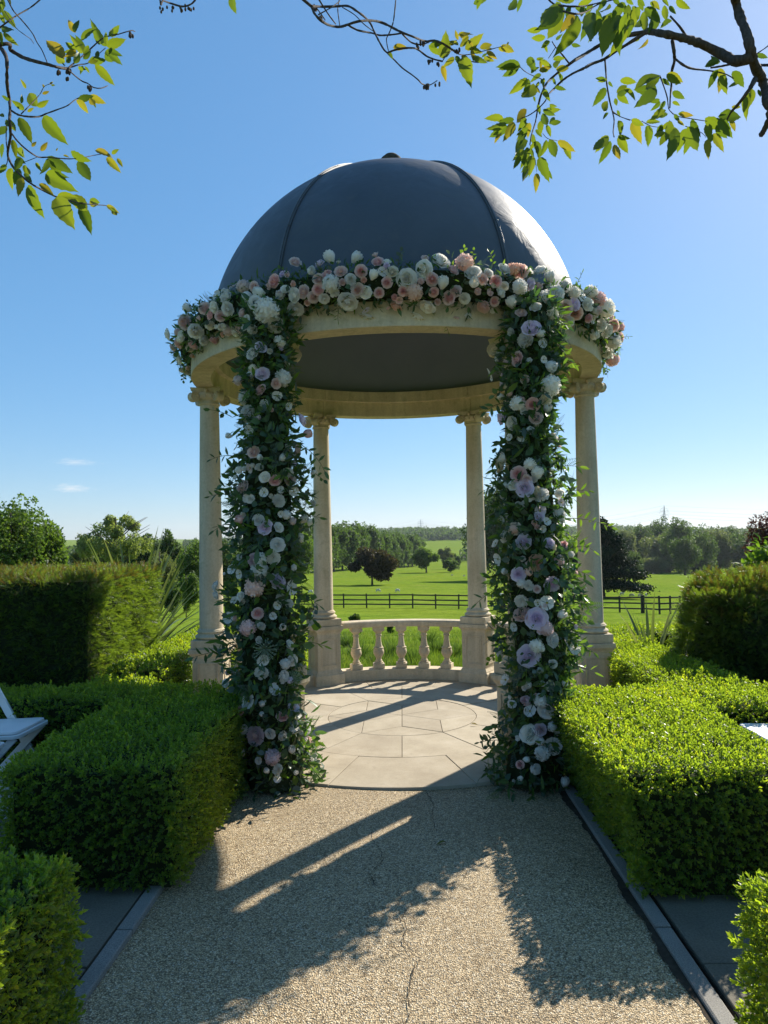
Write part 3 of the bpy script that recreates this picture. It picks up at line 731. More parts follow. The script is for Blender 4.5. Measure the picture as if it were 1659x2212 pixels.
def box_surface(lo, hi, dens, faces='xXyYZ', rnd=0.06, wob=0.02):
    """points and normals over the faces of a block with rounded edges."""
    lo = np.array(lo); hi = np.array(hi); P, N = [], []
    for ax, sgn, key in ((0, -1, 'x'), (0, 1, 'X'), (1, -1, 'y'), (1, 1, 'Y'), (2, 1, 'Z')):
        if key not in faces: continue
        o = [i for i in range(3) if i != ax]; A = (hi[o[0]] - lo[o[0]]) * (hi[o[1]] - lo[o[1]])
        n = int(A * dens)
        p = np.zeros((n, 3)); p[:, o[0]] = rng.uniform(lo[o[0]], hi[o[0]], n); p[:, o[1]] = rng.uniform(lo[o[1]], hi[o[1]], n)
        p[:, ax] = hi[ax] if sgn > 0 else lo[ax]
        nn = np.zeros((n, 3)); nn[:, ax] = sgn
        P.append(p); N.append(nn)
    P = np.concatenate(P); N = np.concatenate(N)
    c_lo = lo + rnd; c_hi = hi - rnd; c_lo[2] = -9
    core = np.clip(P, c_lo, c_hi); d = P - core; L = np.linalg.norm(d, axis=1, keepdims=True)
    ok = L[:, 0] > 1e-6
    N = np.where(ok[:, None], d / np.maximum(L, 1e-6), N)
    P = core + N * rnd
    w = wob * (np.sin(P[:, 0] * 9.1 + P[:, 2] * 7 + 0.4) * np.cos(P[:, 1] * 8.3 + 1.1) + 0.6 * np.sin(P[:, 0] * 21 + P[:, 1] * 17 + P[:, 2] * 19))
    return P + N * w[:, None], N
def hedge_block(root, name, blocks, dens, tm, mat, size, tilt=0.42, up=0.25, depth=0.035, tipmat=None, tipz=None, faces=None, rnd=0.035, wob=0.009, batter=0.0):
    Ps, Ns = [], []
    core = MB()
    for i, (lo, hi) in enumerate(blocks):
        P, N = box_surface(lo, hi, dens, (faces[i] if faces else 'xXyYZ'), rnd, wob)
        Ps.append(P); Ns.append(N)
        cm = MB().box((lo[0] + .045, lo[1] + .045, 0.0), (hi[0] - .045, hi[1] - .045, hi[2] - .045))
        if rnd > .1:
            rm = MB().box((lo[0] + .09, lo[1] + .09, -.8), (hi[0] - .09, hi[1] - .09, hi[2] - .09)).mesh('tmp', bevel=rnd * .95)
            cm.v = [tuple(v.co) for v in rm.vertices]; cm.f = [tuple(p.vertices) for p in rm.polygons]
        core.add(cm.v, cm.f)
    P = np.concatenate(Ps); N = np.concatenate(Ns)
    bid = np.concatenate([np.full(len(p), i) for i, p in enumerate(Ps)])
    keep = P[:, 2] > 0.02
    for i, (lo, hi) in enumerate(blocks):
        keep &= ~((bid != i) & (P[:, 0] > lo[0] + .03) & (P[:, 0] < hi[0] - .03) & (P[:, 1] > lo[1] + .03) & (P[:, 1] < hi[1] - .03) & (P[:, 2] < hi[2] - .03))
    P, N = P[keep], N[keep]
    if batter:
        x0 = blocks[0][0][0]; h0 = blocks[0][1][2]
        sel = (bid == 0)[keep] & (N[:, 0] < -.3)
        P[sel, 0] += batter * np.clip(1 - P[sel, 2] / h0, 0, 1)
        core.v = [(x + batter * (z < .05) * (x < x0 + .1), y, z) for (x, y, z) in core.v]
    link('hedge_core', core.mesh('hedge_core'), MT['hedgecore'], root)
    P = P - N * (rng.random(len(P)) ** 1.5 * depth)[:, None]
    D = N + rng.normal(0, tilt, N.shape); D[:, 2] += up
    sc = size * rng.uniform(0.65, 1.3, len(P))
    stray = rng.random(len(P)) < 0.02; sc[stray] *= 1.5
    tint = np.clip(0.42 + 0.22 * rng.normal(0, 1, len(P)) + 0.15 * np.sin(P[:, 0] * 4 + 1) * np.cos(P[:, 1] * 3.3), 0, 1)
    groups = [(np.ones(len(P), bool), mat)]
    if tipmat is not None:
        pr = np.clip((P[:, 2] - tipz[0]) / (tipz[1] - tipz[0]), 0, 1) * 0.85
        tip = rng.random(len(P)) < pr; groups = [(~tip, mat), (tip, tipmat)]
    for msk, mt in groups:
        idx = np.where(msk)[0]; which = rng.integers(0, len(tm), len(idx))
        for k, T in enumerate(tm):
            ii = idx[which == k]
            if len(ii) == 0: continue
            link(name, scatter(name, T, P[ii], frames(D[ii]), sc[ii], False, tint[ii]), mt, root, 'stuff')

HH = 0.56
hl = thing('box_hedge', 'shaded clipped box hedge left of the gravel path, running to the white chairs', 'hedge', (-1.43, -2.2, 0), 'clipped box hedges')
hedge_block(hl, 'leaves', [((-1.86, -3.2, 0), (-1.03, -1.32, HH)), ((-4.6, -1.78, 0), (-1.88, -1.34, HH))], 2700, BOXS, MT['box'], 0.035, faces=['xXyZ', 'yYZ'])
hr = thing('box_hedge', 'sunlit clipped box hedge right of the gravel path beside the flower column', 'hedge', (1.36, -2.4, 0), 'clipped box hedges')
hedge_block(hr, 'leaves', [((0.965, -3.3, 0), (1.80, -1.62, HH)), ((1.82, -2.12, 0), (4.6, -1.66, HH))], 2900, BOXS, MT['box'], 0.035, faces=['xXyYZ', 'yYZ'], batter=0.14)
n1 = thing('box_hedge', 'near box hedge at the lower left corner with sunlit sprigs', 'hedge', (-1.9, -4.9, 0), 'clipped box hedges')
hedge_block(n1, 'leaves', [((-2.5, -5.2, 0), (-1.08, -4.12, HH))], 3000, BOXS, MT['box'], 0.037, faces=['XYZ'])
n2 = thing('box_hedge', 'near box hedge at the lower right corner catching the sun', 'hedge', (1.9, -5.0, 0), 'clipped box hedges')
hedge_block(n2, 'leaves', [((1.04, -5.3, 0), (2.5, -4.27, HH))], 3000, BOXS, MT['box'], 0.037, faces=['xYZ'])
b1 = thing('box_hedge', 'low box hedge between the left yew block and the temple pedestal', 'hedge', (-2.2, 0.4, 0), 'clipped box hedges')
hedge_block(b1, 'leaves', [((-2.47, -1.25, 0), (-1.99, -0.72, 0.50)), ((-2.47, -0.55, 0), (-2.02, 2.2, 0.55))], 1300, BOXS, MT['box'], 0.042, faces=['xXyYZ', 'xXyYZ'])
b2 = thing('box_hedge', 'bright box hedge running back past the right side of the temple', 'hedge', (2.1, 0.0, 0), 'clipped box hedges')
hedge_block(b2, 'leaves', [((1.86, -1.60, 0), (2.42, -0.2, 0.55)), ((2.0, -0.2, 0), (2.48, 1.05, 0.53))], 1500, BOXS, MT['box'], 0.042, faces=['xXyYZ', 'xXyYZ'])
b3 = thing('box_hedge', 'low yellow-green box hedge behind the right pedestal at the field edge', 'hedge', (3.0, 1.7, 0), 'clipped box hedges')
hedge_block(b3, 'leaves', [((2.05, 1.55, 0), (4.6, 2.05, 0.50))], 1200, BOXS, MT['box'], 0.045, faces=['xXyYZ'])
b4 = thing('box_hedge', 'low sunlit box hedge behind the left side of the temple', 'hedge', (-2.2, 2.6, 0), 'clipped box hedges')
hedge_block(b4, 'leaves', [((-2.6, 2.25, 0), (-1.2, 2.7, 0.42))], 1000, BOXS, MT['box'], 0.045, faces=['xXyYZ'])

yl = thing('yew_hedge', 'tall square-cut yew block with bronze top left of the temple', 'hedge', (-3.6, 0.3, 0), 'yew hedges')
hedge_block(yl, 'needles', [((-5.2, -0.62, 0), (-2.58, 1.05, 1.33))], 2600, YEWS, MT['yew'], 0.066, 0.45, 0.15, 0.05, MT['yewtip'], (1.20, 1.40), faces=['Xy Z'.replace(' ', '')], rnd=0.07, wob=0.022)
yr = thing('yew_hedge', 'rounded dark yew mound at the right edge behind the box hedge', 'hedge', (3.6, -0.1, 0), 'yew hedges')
hedge_block(yr, 'needles', [((2.46, -0.82, 0), (5.2, 0.12, 1.22))], 2300, YEWS, MT['yew'], 0.085, 0.6, 0.1, 0.07, MT['yewtip'], (0.85, 1.5), faces=['xyZ'], rnd=0.40, wob=0.05)

# strap-leaved plants --------------------------------------------------------
def strap_plant(loc, n, L, label, spread=0.9, seed=1, wid=0.028, bias=(0, 0)):
    r = random.Random(seed)
    t = thing('strap_leaf_plant', label, 'plant', loc, 'strap-leaved plants')
    for k in range(n):
        az = r.uniform(0, 2 * math.pi); l = L * r.uniform(0.6, 1.1); el = rad(88 - r.uniform(4, 75) * spread)
        d = Vector((math.cos(az) + bias[0], math.sin(az) + bias[1], 0)).normalized(); up = Vector((0, 0, 1)); sd = d.cross(up)
        V, F_ = [], []
        p = Vector(loc) + d * r.uniform(0, .06); e = el; K = 8; droop = r.uniform(0.02, 0.14) * spread
        for j in range(K + 1):
            u = j / K; w = wid * (0.55 + 1.5 * u * (1 - u) * 1.4) * (1 - u ** 3) + 0.001
            nrm = (d * -math.sin(e) + up * math.cos(e))
            V += [tuple(p - sd * w + nrm * w * .35), tuple(p), tuple(p + sd * w + nrm * w * .35)]
            if j: b = 3 * j; F_ += [(b - 3, b - 2, b + 1, b), (b - 2, b - 1, b + 2, b + 1)]
            p = p + (d * math.cos(e) + up * math.sin(e)) * (l / K); e -= droop
        me = mesh_np('leaf', V, F_, True, np.full(len(V), r.random()))
        link('leaf', me, MT['phorm'], t)
strap_plant((-3.12, 1.75, 0), 170, 1.82, 'big spiky strap-leaved plant fanning out behind the left yew block', 0.95, 3, 0.026)
strap_plant((2.44, 0.55, 0.25), 16, 0.80, 'small upright strap-leaved plant between the right hedges', 0.45, 5, 0.016)

# ================================================================== FLOWERS
def petal(r, h, ang, span, close, flare, base_r=0.02, nu=4, nv=4, wav=0.0, ph=0.0, z0=0.0, edge=0.13):
    """one cupped petal; radius grows from base_r to r, rim pulled in by close, curled out by flare."""
    V, F_ = [], []
    for j in range(nv + 1):
        v = j / nv
        rr = base_r + (r - base_r) * math.sin(min(v * 1.25, 1.0) * math.pi / 2) - close * max(0, v - 0.45) ** 1.5 * 2 + flare * max(0, v - 0.7) * 3.0 * max(0, v - .6)
        zz = z0 + h * (v - 0.20 * max(0, flare) * 4 * max(0, v - 0.75) * 2)
        sp = span * (0.35 + 0.65 * math.sin(math.pi * (0.18 + 0.55 * v)))
        for i in range(nu + 1):
            u = i / nu * 2 - 1; a = ang + u * sp
            drop = edge * h * v * v * abs(u) ** 2.4
            w = wav * math.sin(u * 5 + ph) * v
            V.append(((rr + w) * math.cos(a), (rr + w) * math.sin(a), zz - drop))
    n = nu + 1
    for j in range(nv):
        for i in range(nu): F_.append((j * n + i, j * n + i + 1, (j + 1) * n + i + 1, (j + 1) * n + i))
    return V, F_
def rose(seed, openness=1.0):
    r = random.Random(seed); ts = []; a = 0
    layers = [(0.06, 0.42, 3, 1.35, 0.055, 0.0), (0.12, 0.44, 3, 1.25, 0.06, 0.02), (0.20, 0.43, 4, 0.98, 0.05, 0.04), (0.28, 0.39, 5, 0.80, 0.0, 0.08), (0.36, 0.32, 5, 0.80, 0.0, 0.14), (0.43, 0.23, 6, 0.70, 0.0, 0.22)]
    if openness < 0.7: layers = layers[:4]
    for (R, H, n, sp, cl, fl) in layers:
        a += r.uniform(0.3, 0.9)
        for k in range(n):
            ts.append(petal(R * r.uniform(.93, 1.07), H * r.uniform(.90, 1.08), a + 2 * math.pi * k / n + r.uniform(-.15, .15), sp, cl, fl, 0.03, 5, 5, wav=0.016, ph=r.uniform(0, 6), z0=-0.12, edge=0.30))
    return merge_t(ts)
def peony(seed):
    r = random.Random(seed); ts = []
    for (R, H, n, sp) in ((0.10, 0.40, 6, 0.5), (0.19, 0.40, 9, 0.42), (0.28, 0.36, 11, 0.36), (0.37, 0.28, 12, 0.34), (0.46, 0.16, 11, 0.36)):
        a = r.uniform(0, 6)
        for k in range(n):
            ts.append(petal(R * r.uniform(.88, 1.1), H * r.uniform(.85, 1.12), a + 2 * math.pi * k / n + r.uniform(-.2, .2), sp, 0.04, 0.08, 0.02, 3, 3, 0.03, r.uniform(0, 6), -0.12))
    return merge_t(ts)
def hydrangea(seed):
    r = random.Random(seed); ts = []
    for k in range(58):
        ph = math.acos(1 - 1.35 * (k + 0.5) / 58); a = k * 2.39996 + r.uniform(-.2, .2)
        d = Vector((math.sin(ph) * math.cos(a), math.sin(ph) * math.sin(a), math.cos(ph)))
        q = d.to_track_quat('Z', 'Y').to_matrix().to_4x4(); c = d * 0.41 * r.uniform(.84, 1.1)
        q = (d + Vector((r.gauss(0, .25), r.gauss(0, .25), r.gauss(0, .25)))).to_track_quat('Z', 'Y').to_matrix().to_4x4()
        Mx = Matrix.Translation(c) @ q @ Matrix.Rotation(r.uniform(0, 1.6), 4, 'Z')
        for s_ in range(4):
            b = s_ * math.pi / 2; w = 0.115
            V = [(0, 0, 0)] + [(w * t * math.cos(b + o), w * t * math.sin(b + o), z) for t, o, z in ((0.8, -0.62, .012), (1.35, -0.30, .028), (1.35, 0.30, .028), (0.8, 0.62, .012))]
            ts.append(xf((V, [(0, 1, 2, 3), (0, 3, 4, 4)]), Mx))
    bl = MB().ball((0, 0, 0), 0.36, 12, 8)
    v, f = merge_t(ts)
    f = np.array([[q[0], q[1], q[2], q[3]] if q[2] != q[3] else [q[0], q[0], q[1], q[2]] for q in f])
    tri = []
    for q in f:
        if q[0] == q[1]: tri.append((q[1], q[2], q[3]))
        else: tri += [(q[0], q[1], q[2]), (q[0], q[2], q[3])]
    nb = len(v); v = np.concatenate([v, np.array(bl.v)])
    for q in bl.f:
        for k in range(1, len(q) - 1): tri.append((nb + q[0], nb + q[k], nb + q[k + 1]))
    return v, np.array(tri)
def openflower(seed, n=6):
    r = random.Random(seed); ts = []
    for k in range(n):
        ts.append(petal(0.46 * r.uniform(.9, 1.08), 0.13 * r.uniform(.6, 1.5), 2 * math.pi * k / n + r.uniform(-.1, .1), 0.52, 0, 0.05, 0.03, 4, 4, 0.02, r.uniform(0, 6)))
    return merge_t(ts)
def tulip(seed):
    r = random.Random(seed); ts = []
    for (R, n, off) in ((0.20, 3, 0.0), (0.27, 3, 1.05), (0.33, 3, 0.4)):
        for k in range(n):
            ts.append(petal(R, 0.85 - R * .6, off + 2 * math.pi * k / n, 0.85, 0.09, 0.03, 0.06, 4, 5, 0.015, r.uniform(0, 6), -0.25))
    return merge_t(ts)
def umbel(seed):
    r = random.Random(seed); m = MB()
    for k in range(46):
        ph = math.acos(1 - 0.85 * (k + .5) / 46); a = k * 2.39996
        d = Vector((math.sin(ph) * math.cos(a), math.sin(ph) * math.sin(a), math.cos(ph))) * 0.5 * r.uniform(.88, 1.05)
        m.tube([(0, 0, -0.05), tuple(d)], [0.008, 0.012], 3); m.ball(tuple(d), 0.03, 5, 4)
    return m
FLM = {}
def fmesh(key, t, smooth=True):
    v, f = t; return mesh_np(key, v, f, smooth)
FLM['rose'] = [fmesh('rose', rose(s_)) for s_ in range(4)]
FLM['bud'] = [fmesh('rosebud', rose(s_, 0.5)) for s_ in (11, 12, 13)]
FLM['peony'] = [fmesh('peony', peony(s_)) for s_ in range(3)]
FLM['hyd'] = [fmesh('hydrangea', hydrangea(s_), False) for s_ in range(2)]
FLM['open'] = [fmesh('open_flower', openflower(s_)) for s_ in range(3)]
FLM['tulip'] = [fmesh('tulip', tulip(s_)) for s_ in range(3)]
FLM['umbel'] = [umbel(0).mesh('umbel')]
NAME = dict(rose='rose', bud='rosebud', peony='peony', hyd='hydrangea', open='open_flower', tulip='tulip', umbel='allium_umbel')
for lst in FLM.values():
    for me in lst: me.materials.append(None)
cen_me = MB().ball((0, 0, 0.05), 0.085, 8, 5, (1, 1, 0.6)).mesh('flower_centre', smooth=True); cen_me.materials.append(MT['p_y'])

# code letters: shape (r rose, b bud, p peony, h hydrangea, o open, t tulip, u umbel) + colour (w c b p o l m g)
SH = dict(r='rose', b='bud', p='peony', h='hyd', o='open', t='tulip', u='umbel')
def parse(txt, ox, oy, s_):
    out = []
    for tok in txt.split():
        a = tok.split(','); k = 2500 / 1659
        out.append(((ox + float(a[0]) * s_) / k, (oy + float(a[1]) * s_) / k, float(a[2]) * s_ / k, SH[a[3][0]], a[3][1]))
    return out
RING = parse('''50,630,38,rw 68,675,32,rb 85,660,42,pb 105,590,48,pb 120,545,38,tw 142,620,54,rw 175,545,42,rb 193,565,32,rp 190,600,34,pw 135,665,34,rp 130,700,30,bo 88,715,36,rw 115,740,30,bb 170,650,36,pw
155,580,34,bb 215,500,34,ow 245,505,52,pw 252,545,44,rw 305,470,42,hb 325,505,48,tw 362,490,46,tw 240,600,34,bw 235,630,28,bo 270,470,30,op 310,605,32,bw 380,555,80,hw 412,600,46,rw 408,452,40,rp 425,500,36,tw 393,468,34,bo 478,388,40,rb
480,545,54,rw 477,498,52,rw 430,560,40,bo 530,420,38,tw 585,430,38,rp 557,445,40,rb 555,480,34,rp 475,462,34,bo 508,487,42,rb 520,522,32,bo 598,377,50,tw 632,420,38,rb 655,518,60,rw 600,460,56,hw 680,378,50,tw 700,418,38,rp 710,450,34,bo 740,435,46,tw
690,482,48,rb 716,490,38,rw 750,366,32,bb 757,387,38,rp 788,402,34,bl 787,456,32,rp 760,490,36,rp 722,568,56,rw 820,535,42,ro 850,565,42,bb 893,567,54,rw 855,443,60,rw 842,485,32,rp 915,412,60,rw 940,445,44,rp 915,380,42,bb 968,385,54,rw 945,488,36,rp
925,535,52,rw 880,490,54,ho 975,463,50,tw 998,508,44,rp 1022,487,40,rb 1010,415,38,rp 1050,392,58,hb 1078,425,50,rw 1080,462,44,tw 1090,485,36,bb 1020,572,30,rp 1065,567,42,tw 1113,538,46,pb 1130,492,38,bb 1155,452,36,rp 1095,530,30,bo 1183,410,46,rw 1215,412,42,ho
1237,420,50,pb 1210,523,46,tw 1183,588,52,pw 1218,580,34,bw 1237,470,46,hw 1270,462,40,rl 1305,418,50,rw 1340,442,42,tw 1355,495,56,rw 1320,505,54,pw 1390,543,46,rb 1425,560,40,ro 1420,530,46,rl 1465,530,46,rw 1385,590,60,rw 1440,635,46,tw 1500,512,50,hp 1522,545,66,hw
1490,552,44,pw 1552,600,42,ro 1510,600,50,pw 1572,605,36,hp 1485,625,40,tw 1552,655,50,hw 1530,690,44,pw 1548,715,44,hp 1440,500,40,ow 1360,560,46,pw 1300,470,38,bb 1465,575,40,bp 640,455,36,bb 665,445,34,rw 770,420,34,ow 810,505,34,bp 900,455,34,bb 960,520,34,bb 1050,510,36,rw 1140,550,30,bw
205,540,36,rw 225,570,34,rb 340,470,34,rb 445,480,32,rw 455,430,30,bb 540,505,34,rb 575,510,34,rw 610,490,34,pw 625,390,26,bw 1130,425,34,rw 1110,445,34,rb 1265,420,34,rw 1170,490,36,rw 1150,520,32,rp 1420,490,40,hw 1475,490,44,hw 1530,620,40,rw 1575,640,36,rb''', 500, 480, 0.9644)
COLL = parse('382,552,90,hw 412,600,52,rw 310,608,36,bw 345,525,44,rw 300,560,36,rb 362,675,40,rl 335,697,40,rw 393,687,30,bw 425,655,42,hw 367,765,50,rl 330,765,36,tw 435,780,58,hw', 500, 480, 0.9644) + \
  parse('''712,70,92,rp 590,130,120,hw 835,115,76,ow 735,185,88,pw 612,255,130,pw 695,285,70,tl 790,225,56,bb 920,195,66,ow 615,375,66,ow 470,425,62,tw 1020,305,105,rl 1055,410,95,tp 655,550,98,rb 692,585,60,tw 520,515,56,ow 985,530,98,pb 868,600,88,tw 960,640,66,bl
915,712,92,pw 740,745,80,rw 818,770,88,rp 935,765,76,rb 1110,710,70,tw 570,815,105,pb 490,890,80,pw 600,905,66,ow 845,925,105,pw 962,850,76,ow 560,1070,92,tp 690,1075,84,rw 742,1130,122,rl 845,1130,80,rw 1035,1075,90,tw 1085,1100,62,tw 860,1025,52,ow 1015,1210,84,pw
1080,1145,48,ow 838,1265,98,rw 655,1380,92,rm 705,1380,105,hw 806,1365,105,pw 700,1465,125,hw 490,1455,88,ow 548,1487,82,ow 660,1590,165,hb 835,1550,125,rl 940,1595,105,ow 360,1580,80,pw 365,1650,76,pw 430,1490,38,bw 860,840,52,ow 640,660,50,tc 560,1250,60,bw''', 550, 1240, 0.42194) + \
  parse('''380,285,100,ow 608,245,98,rp 775,180,62,ow 870,165,88,pw 735,270,58,ow 640,350,68,pw 525,370,118,hp 815,360,80,tw 620,470,66,pw 875,515,88,rw 655,635,92,ow 650,745,98,pw 895,635,92,rw 840,665,86,hw 825,770,108,pw 415,730,86,pw 345,825,88,pw 540,975,130,ow
745,880,90,ow 900,1045,112,ol 815,1105,98,rp 945,1085,78,ow 590,1265,150,pm 815,1265,84,pw 915,1210,80,hw 980,1230,76,hw 895,1390,92,tw 735,1440,120,hm 775,1545,92,pw 480,1300,46,bw 835,1435,48,bc 1085,1430,62,ow 775,1620,66,ow 920,1570,58,tw 1000,1290,60,pw
670,545,200,ug 905,800,130,ug 650,1090,52,tw 660,985,70,tw 690,1560,60,tw''', 600, 1900, 0.3918)
COLR = parse('1237,470,52,hw 1210,530,50,tw 1320,505,54,pw 1290,540,40,rw 1345,560,44,hw 1240,560,38,rb 1275,612,56,rl 1255,650,56,pw 1230,713,50,rp 1175,700,34,bw 1335,735,54,tw 1140,765,50,ow', 500, 480, 0.9644) + \
  parse('''870,45,170,hw 480,20,88,rl 470,130,78,tw 600,190,125,hw 725,195,98,rp 650,250,68,pw 842,240,92,tw 480,300,130,rl 555,350,105,rw 752,310,105,rb 755,370,55,bc 700,405,108,tw 640,465,80,ow 535,470,60,ow 890,475,95,pw 460,690,130,pc 480,640,100,pw 700,690,90,hw 765,760,92,hw
605,775,115,rp 735,815,68,pw 565,870,90,rw 660,890,130,rl 495,880,88,tw 790,945,120,pw 690,965,92,ow 605,1025,58,pw 655,1020,56,pw 940,935,68,rw 940,1100,118,pw 960,1150,92,pw 785,1080,98,ol 780,1130,90,rl 510,1118,48,bw 470,1150,68,ow 575,1220,110,ow 838,1170,70,ow
735,1185,68,bb 805,1230,58,ow 495,1295,95,rw 650,1335,120,rl 860,1350,92,rl 420,1350,80,ow 440,1480,98,ow 755,1510,138,po 605,1605,120,rl 480,1580,80,tw 630,1680,80,hw 690,1700,80,pw 885,1690,140,pl 1040,1440,60,hw 545,1370,60,bw''', 1450, 1240, 0.3918) + \
  parse('''760,145,120,pw 970,160,120,ow 765,255,135,pb 885,290,160,rl 1085,260,92,tw 965,375,118,hp 1015,465,118,pw 880,515,110,hw 935,545,80,tw 700,360,70,ow 590,575,106,pw 820,600,160,rl 915,715,80,tw 630,800,100,ow 825,835,80,tw 1000,855,92,oc 940,840,70,tw 810,975,110,tm
1030,1000,115,rl 915,970,100,hw 830,1060,110,ow 960,1055,110,rw 680,1005,70,ow 825,1250,140,rw 915,1215,98,rm 1015,1190,80,hw 1055,1230,70,pw 1020,1340,120,ow 915,1310,70,hw 930,1410,128,hw 1035,1400,90,tw 870,1555,120,tw 760,1615,60,tw 1115,1660,98,tw 590,1380,48,bw
1240,925,70,pw 1120,840,70,tw 1130,1235,60,bw 790,1460,70,tw 700,1640,50,bw''', 1400, 1900, 0.3918)

def interp_axis(tab):
    T = np.array(tab)
    def fn(z): return [np.interp(z, T[:, 0], T[:, k]) for k in (1, 2, 3)]
    return fn
AXL = interp_axis([(-0.2, -0.83, -1.76, 0.260), (0.1, -0.835, -1.76, 0.260), (0.55, -0.885, -1.75, 0.224), (1.2, -0.895, -1.74, 0.234), (1.7, -0.875, -1.74, 0.224), (2.1, -0.86, -1.75, 0.218), (2.4, -0.855, -1.75, 0.167), (2.75, -0.85, -1.75, 0.137), (3.1, -0.86, -1.75, 0.167), (3.4, -0.87, -1.73, 0.141)])
AXR = interp_axis([(-0.2, 0.865, -1.76, 0.260), (0.1, 0.87, -1.76, 0.260), (0.55, 0.93, -1.75, 0.208), (0.9, 0.935, -1.74, 0.234), (1.4, 0.915, -1.74, 0.245), (1.9, 0.89, -1.74, 0.208), (2.3, 0.9, -1.75, 0.167), (2.7, 0.925, -1.75, 0.176), (3, 0.935, -1.74, 0.167), (3.4, 0.92, -1.73, 0.141)])
def f_col(ax):
    def f(P):
        x, y, r = ax(P[:, 2]); d = np.hypot(P[:, 0] - x, P[:, 1] - y) / r
        return np.maximum(d, np.where(P[:, 2] < 0, 3.0, 0))
    return f
RG, ZG, RRG, RZG = 1.84, 3.285, 0.135, 0.165
def f_ring(P):
    rho = np.hypot(P[:, 0], P[:, 1]); return np.hypot((rho - RG) / RRG, (P[:, 2] - ZG) / RZG) + np.where(P[:, 1] > 0.45, 2.0, 0)
def hit(f, px, py, lvl=1.0):
    d = ray(px, py); t = np.arange(2.5, 8.0, 0.008); P = CAM[None] + d[None] * t[:, None]
    v = f(P); k = np.where(v < lvl)[0]
    i = k[0] if len(k) else int(np.argmin(v))
    p = P[i]; e = 0.004
    g = np.array([f((p + np.eye(3)[a] * e)[None])[0] - f((p - np.eye(3)[a] * e)[None])[0] for a in range(3)])
    return p, g / max(np.linalg.norm(g), 1e-9), d[1] * t[i]
def orient(Y, Zh):
    """rotation with local Y along Y and local Z near Zh"""
    y = Vector(Y).normalized(); x = y.cross(Vector(Zh))
    if x.length < 1e-4: x = y.orthogonal()
    x.normalize(); z = x.cross(y)
    return Matrix((x, y, z)).transposed()
def frames_y(Y, Zh):
    y = Y / np.linalg.norm(Y, axis=1, keepdims=True); x = np.cross(y, Zh); x /= np.maximum(np.linalg.norm(x, axis=1, keepdims=True), 1e-6)
    return np.stack([x, y, np.cross(x, y)], axis=2)
def place_flowers(root, lst, f):
    rr = random.Random(4)
    for (px, py, dia, sh, co) in lst:
        p, n, dist = hit(f, px, py)
        size = dia * dist / FPX * rr.uniform(1.02, 1.24)
        tocam = Vector(CAM - p).normalized()
        n = Vector(n)
        if n.dot(tocam) < -0.2: n = (n - tocam * n.dot(tocam)).normalized()
        face = (n * 0.8 + tocam * 0.3 + Vector((rr.uniform(-.6, .6), rr.uniform(-.4, .4), rr.uniform(-.45, .6)))).normalized()
        if sh == 'tulip': face = (n * 0.4 + Vector((rr.uniform(-.7, .7), rr.uniform(-.5, .1), rr.uniform(-.4, 1.0)))).normalized(); size *= 1.1
        q = face.to_track_quat('Z', 'Y') @ Quaternion((0, 0, 1), rr.uniform(0, 6.28))
        me = rr.choice(FLM[sh])
        o = link(NAME[sh], me, None, root)
        o.material_slots[0].link = 'OBJECT'; o.material_slots[0].material = MT['p_' + co]
        o.location = Vector(p) - n * 0.0 + tocam * 0.01; o.rotation_mode = 'QUATERNION'; o.rotation_quaternion = q; o.scale = (size, size, size)
        if sh == 'open':
            c = link('flower_centre', cen_me); c.parent = o
OV_R = oval(0.74, 0.06, 1.0, 0.06); OV_L = oval(0.36, 0.06, 1.0, 0.10); OV_N = oval(0.22, 0.03, 1.0, 0.14)
def fern(seed):
    r = random.Random(seed); ts = []
    for j in range(11):
        y = j / 10; L = 0.34 * (1 - y) + 0.05
        for s_ in (-1, 1):
            Mx = Matrix.Translation((0, y, -0.15 * y * y)) @ Matrix.Rotation(rad(-s_ * 58), 4, 'Z')
            ts.append(xf(([(0, -0.02, 0), (0, L, 0), (0.045 * s_, L * .5, 0.01)], [(0, 1, 2)]), Mx))
    return merge_t(ts)
FERN = fern(1)
bigleaf = {}
for nm, T in (('round', OV_R), ('long', OV_L), ('narrow', OV_N)):
    bigleaf[nm] = mesh_np('leaf', T[0], T[1], True); bigleaf[nm].materials.append(None)
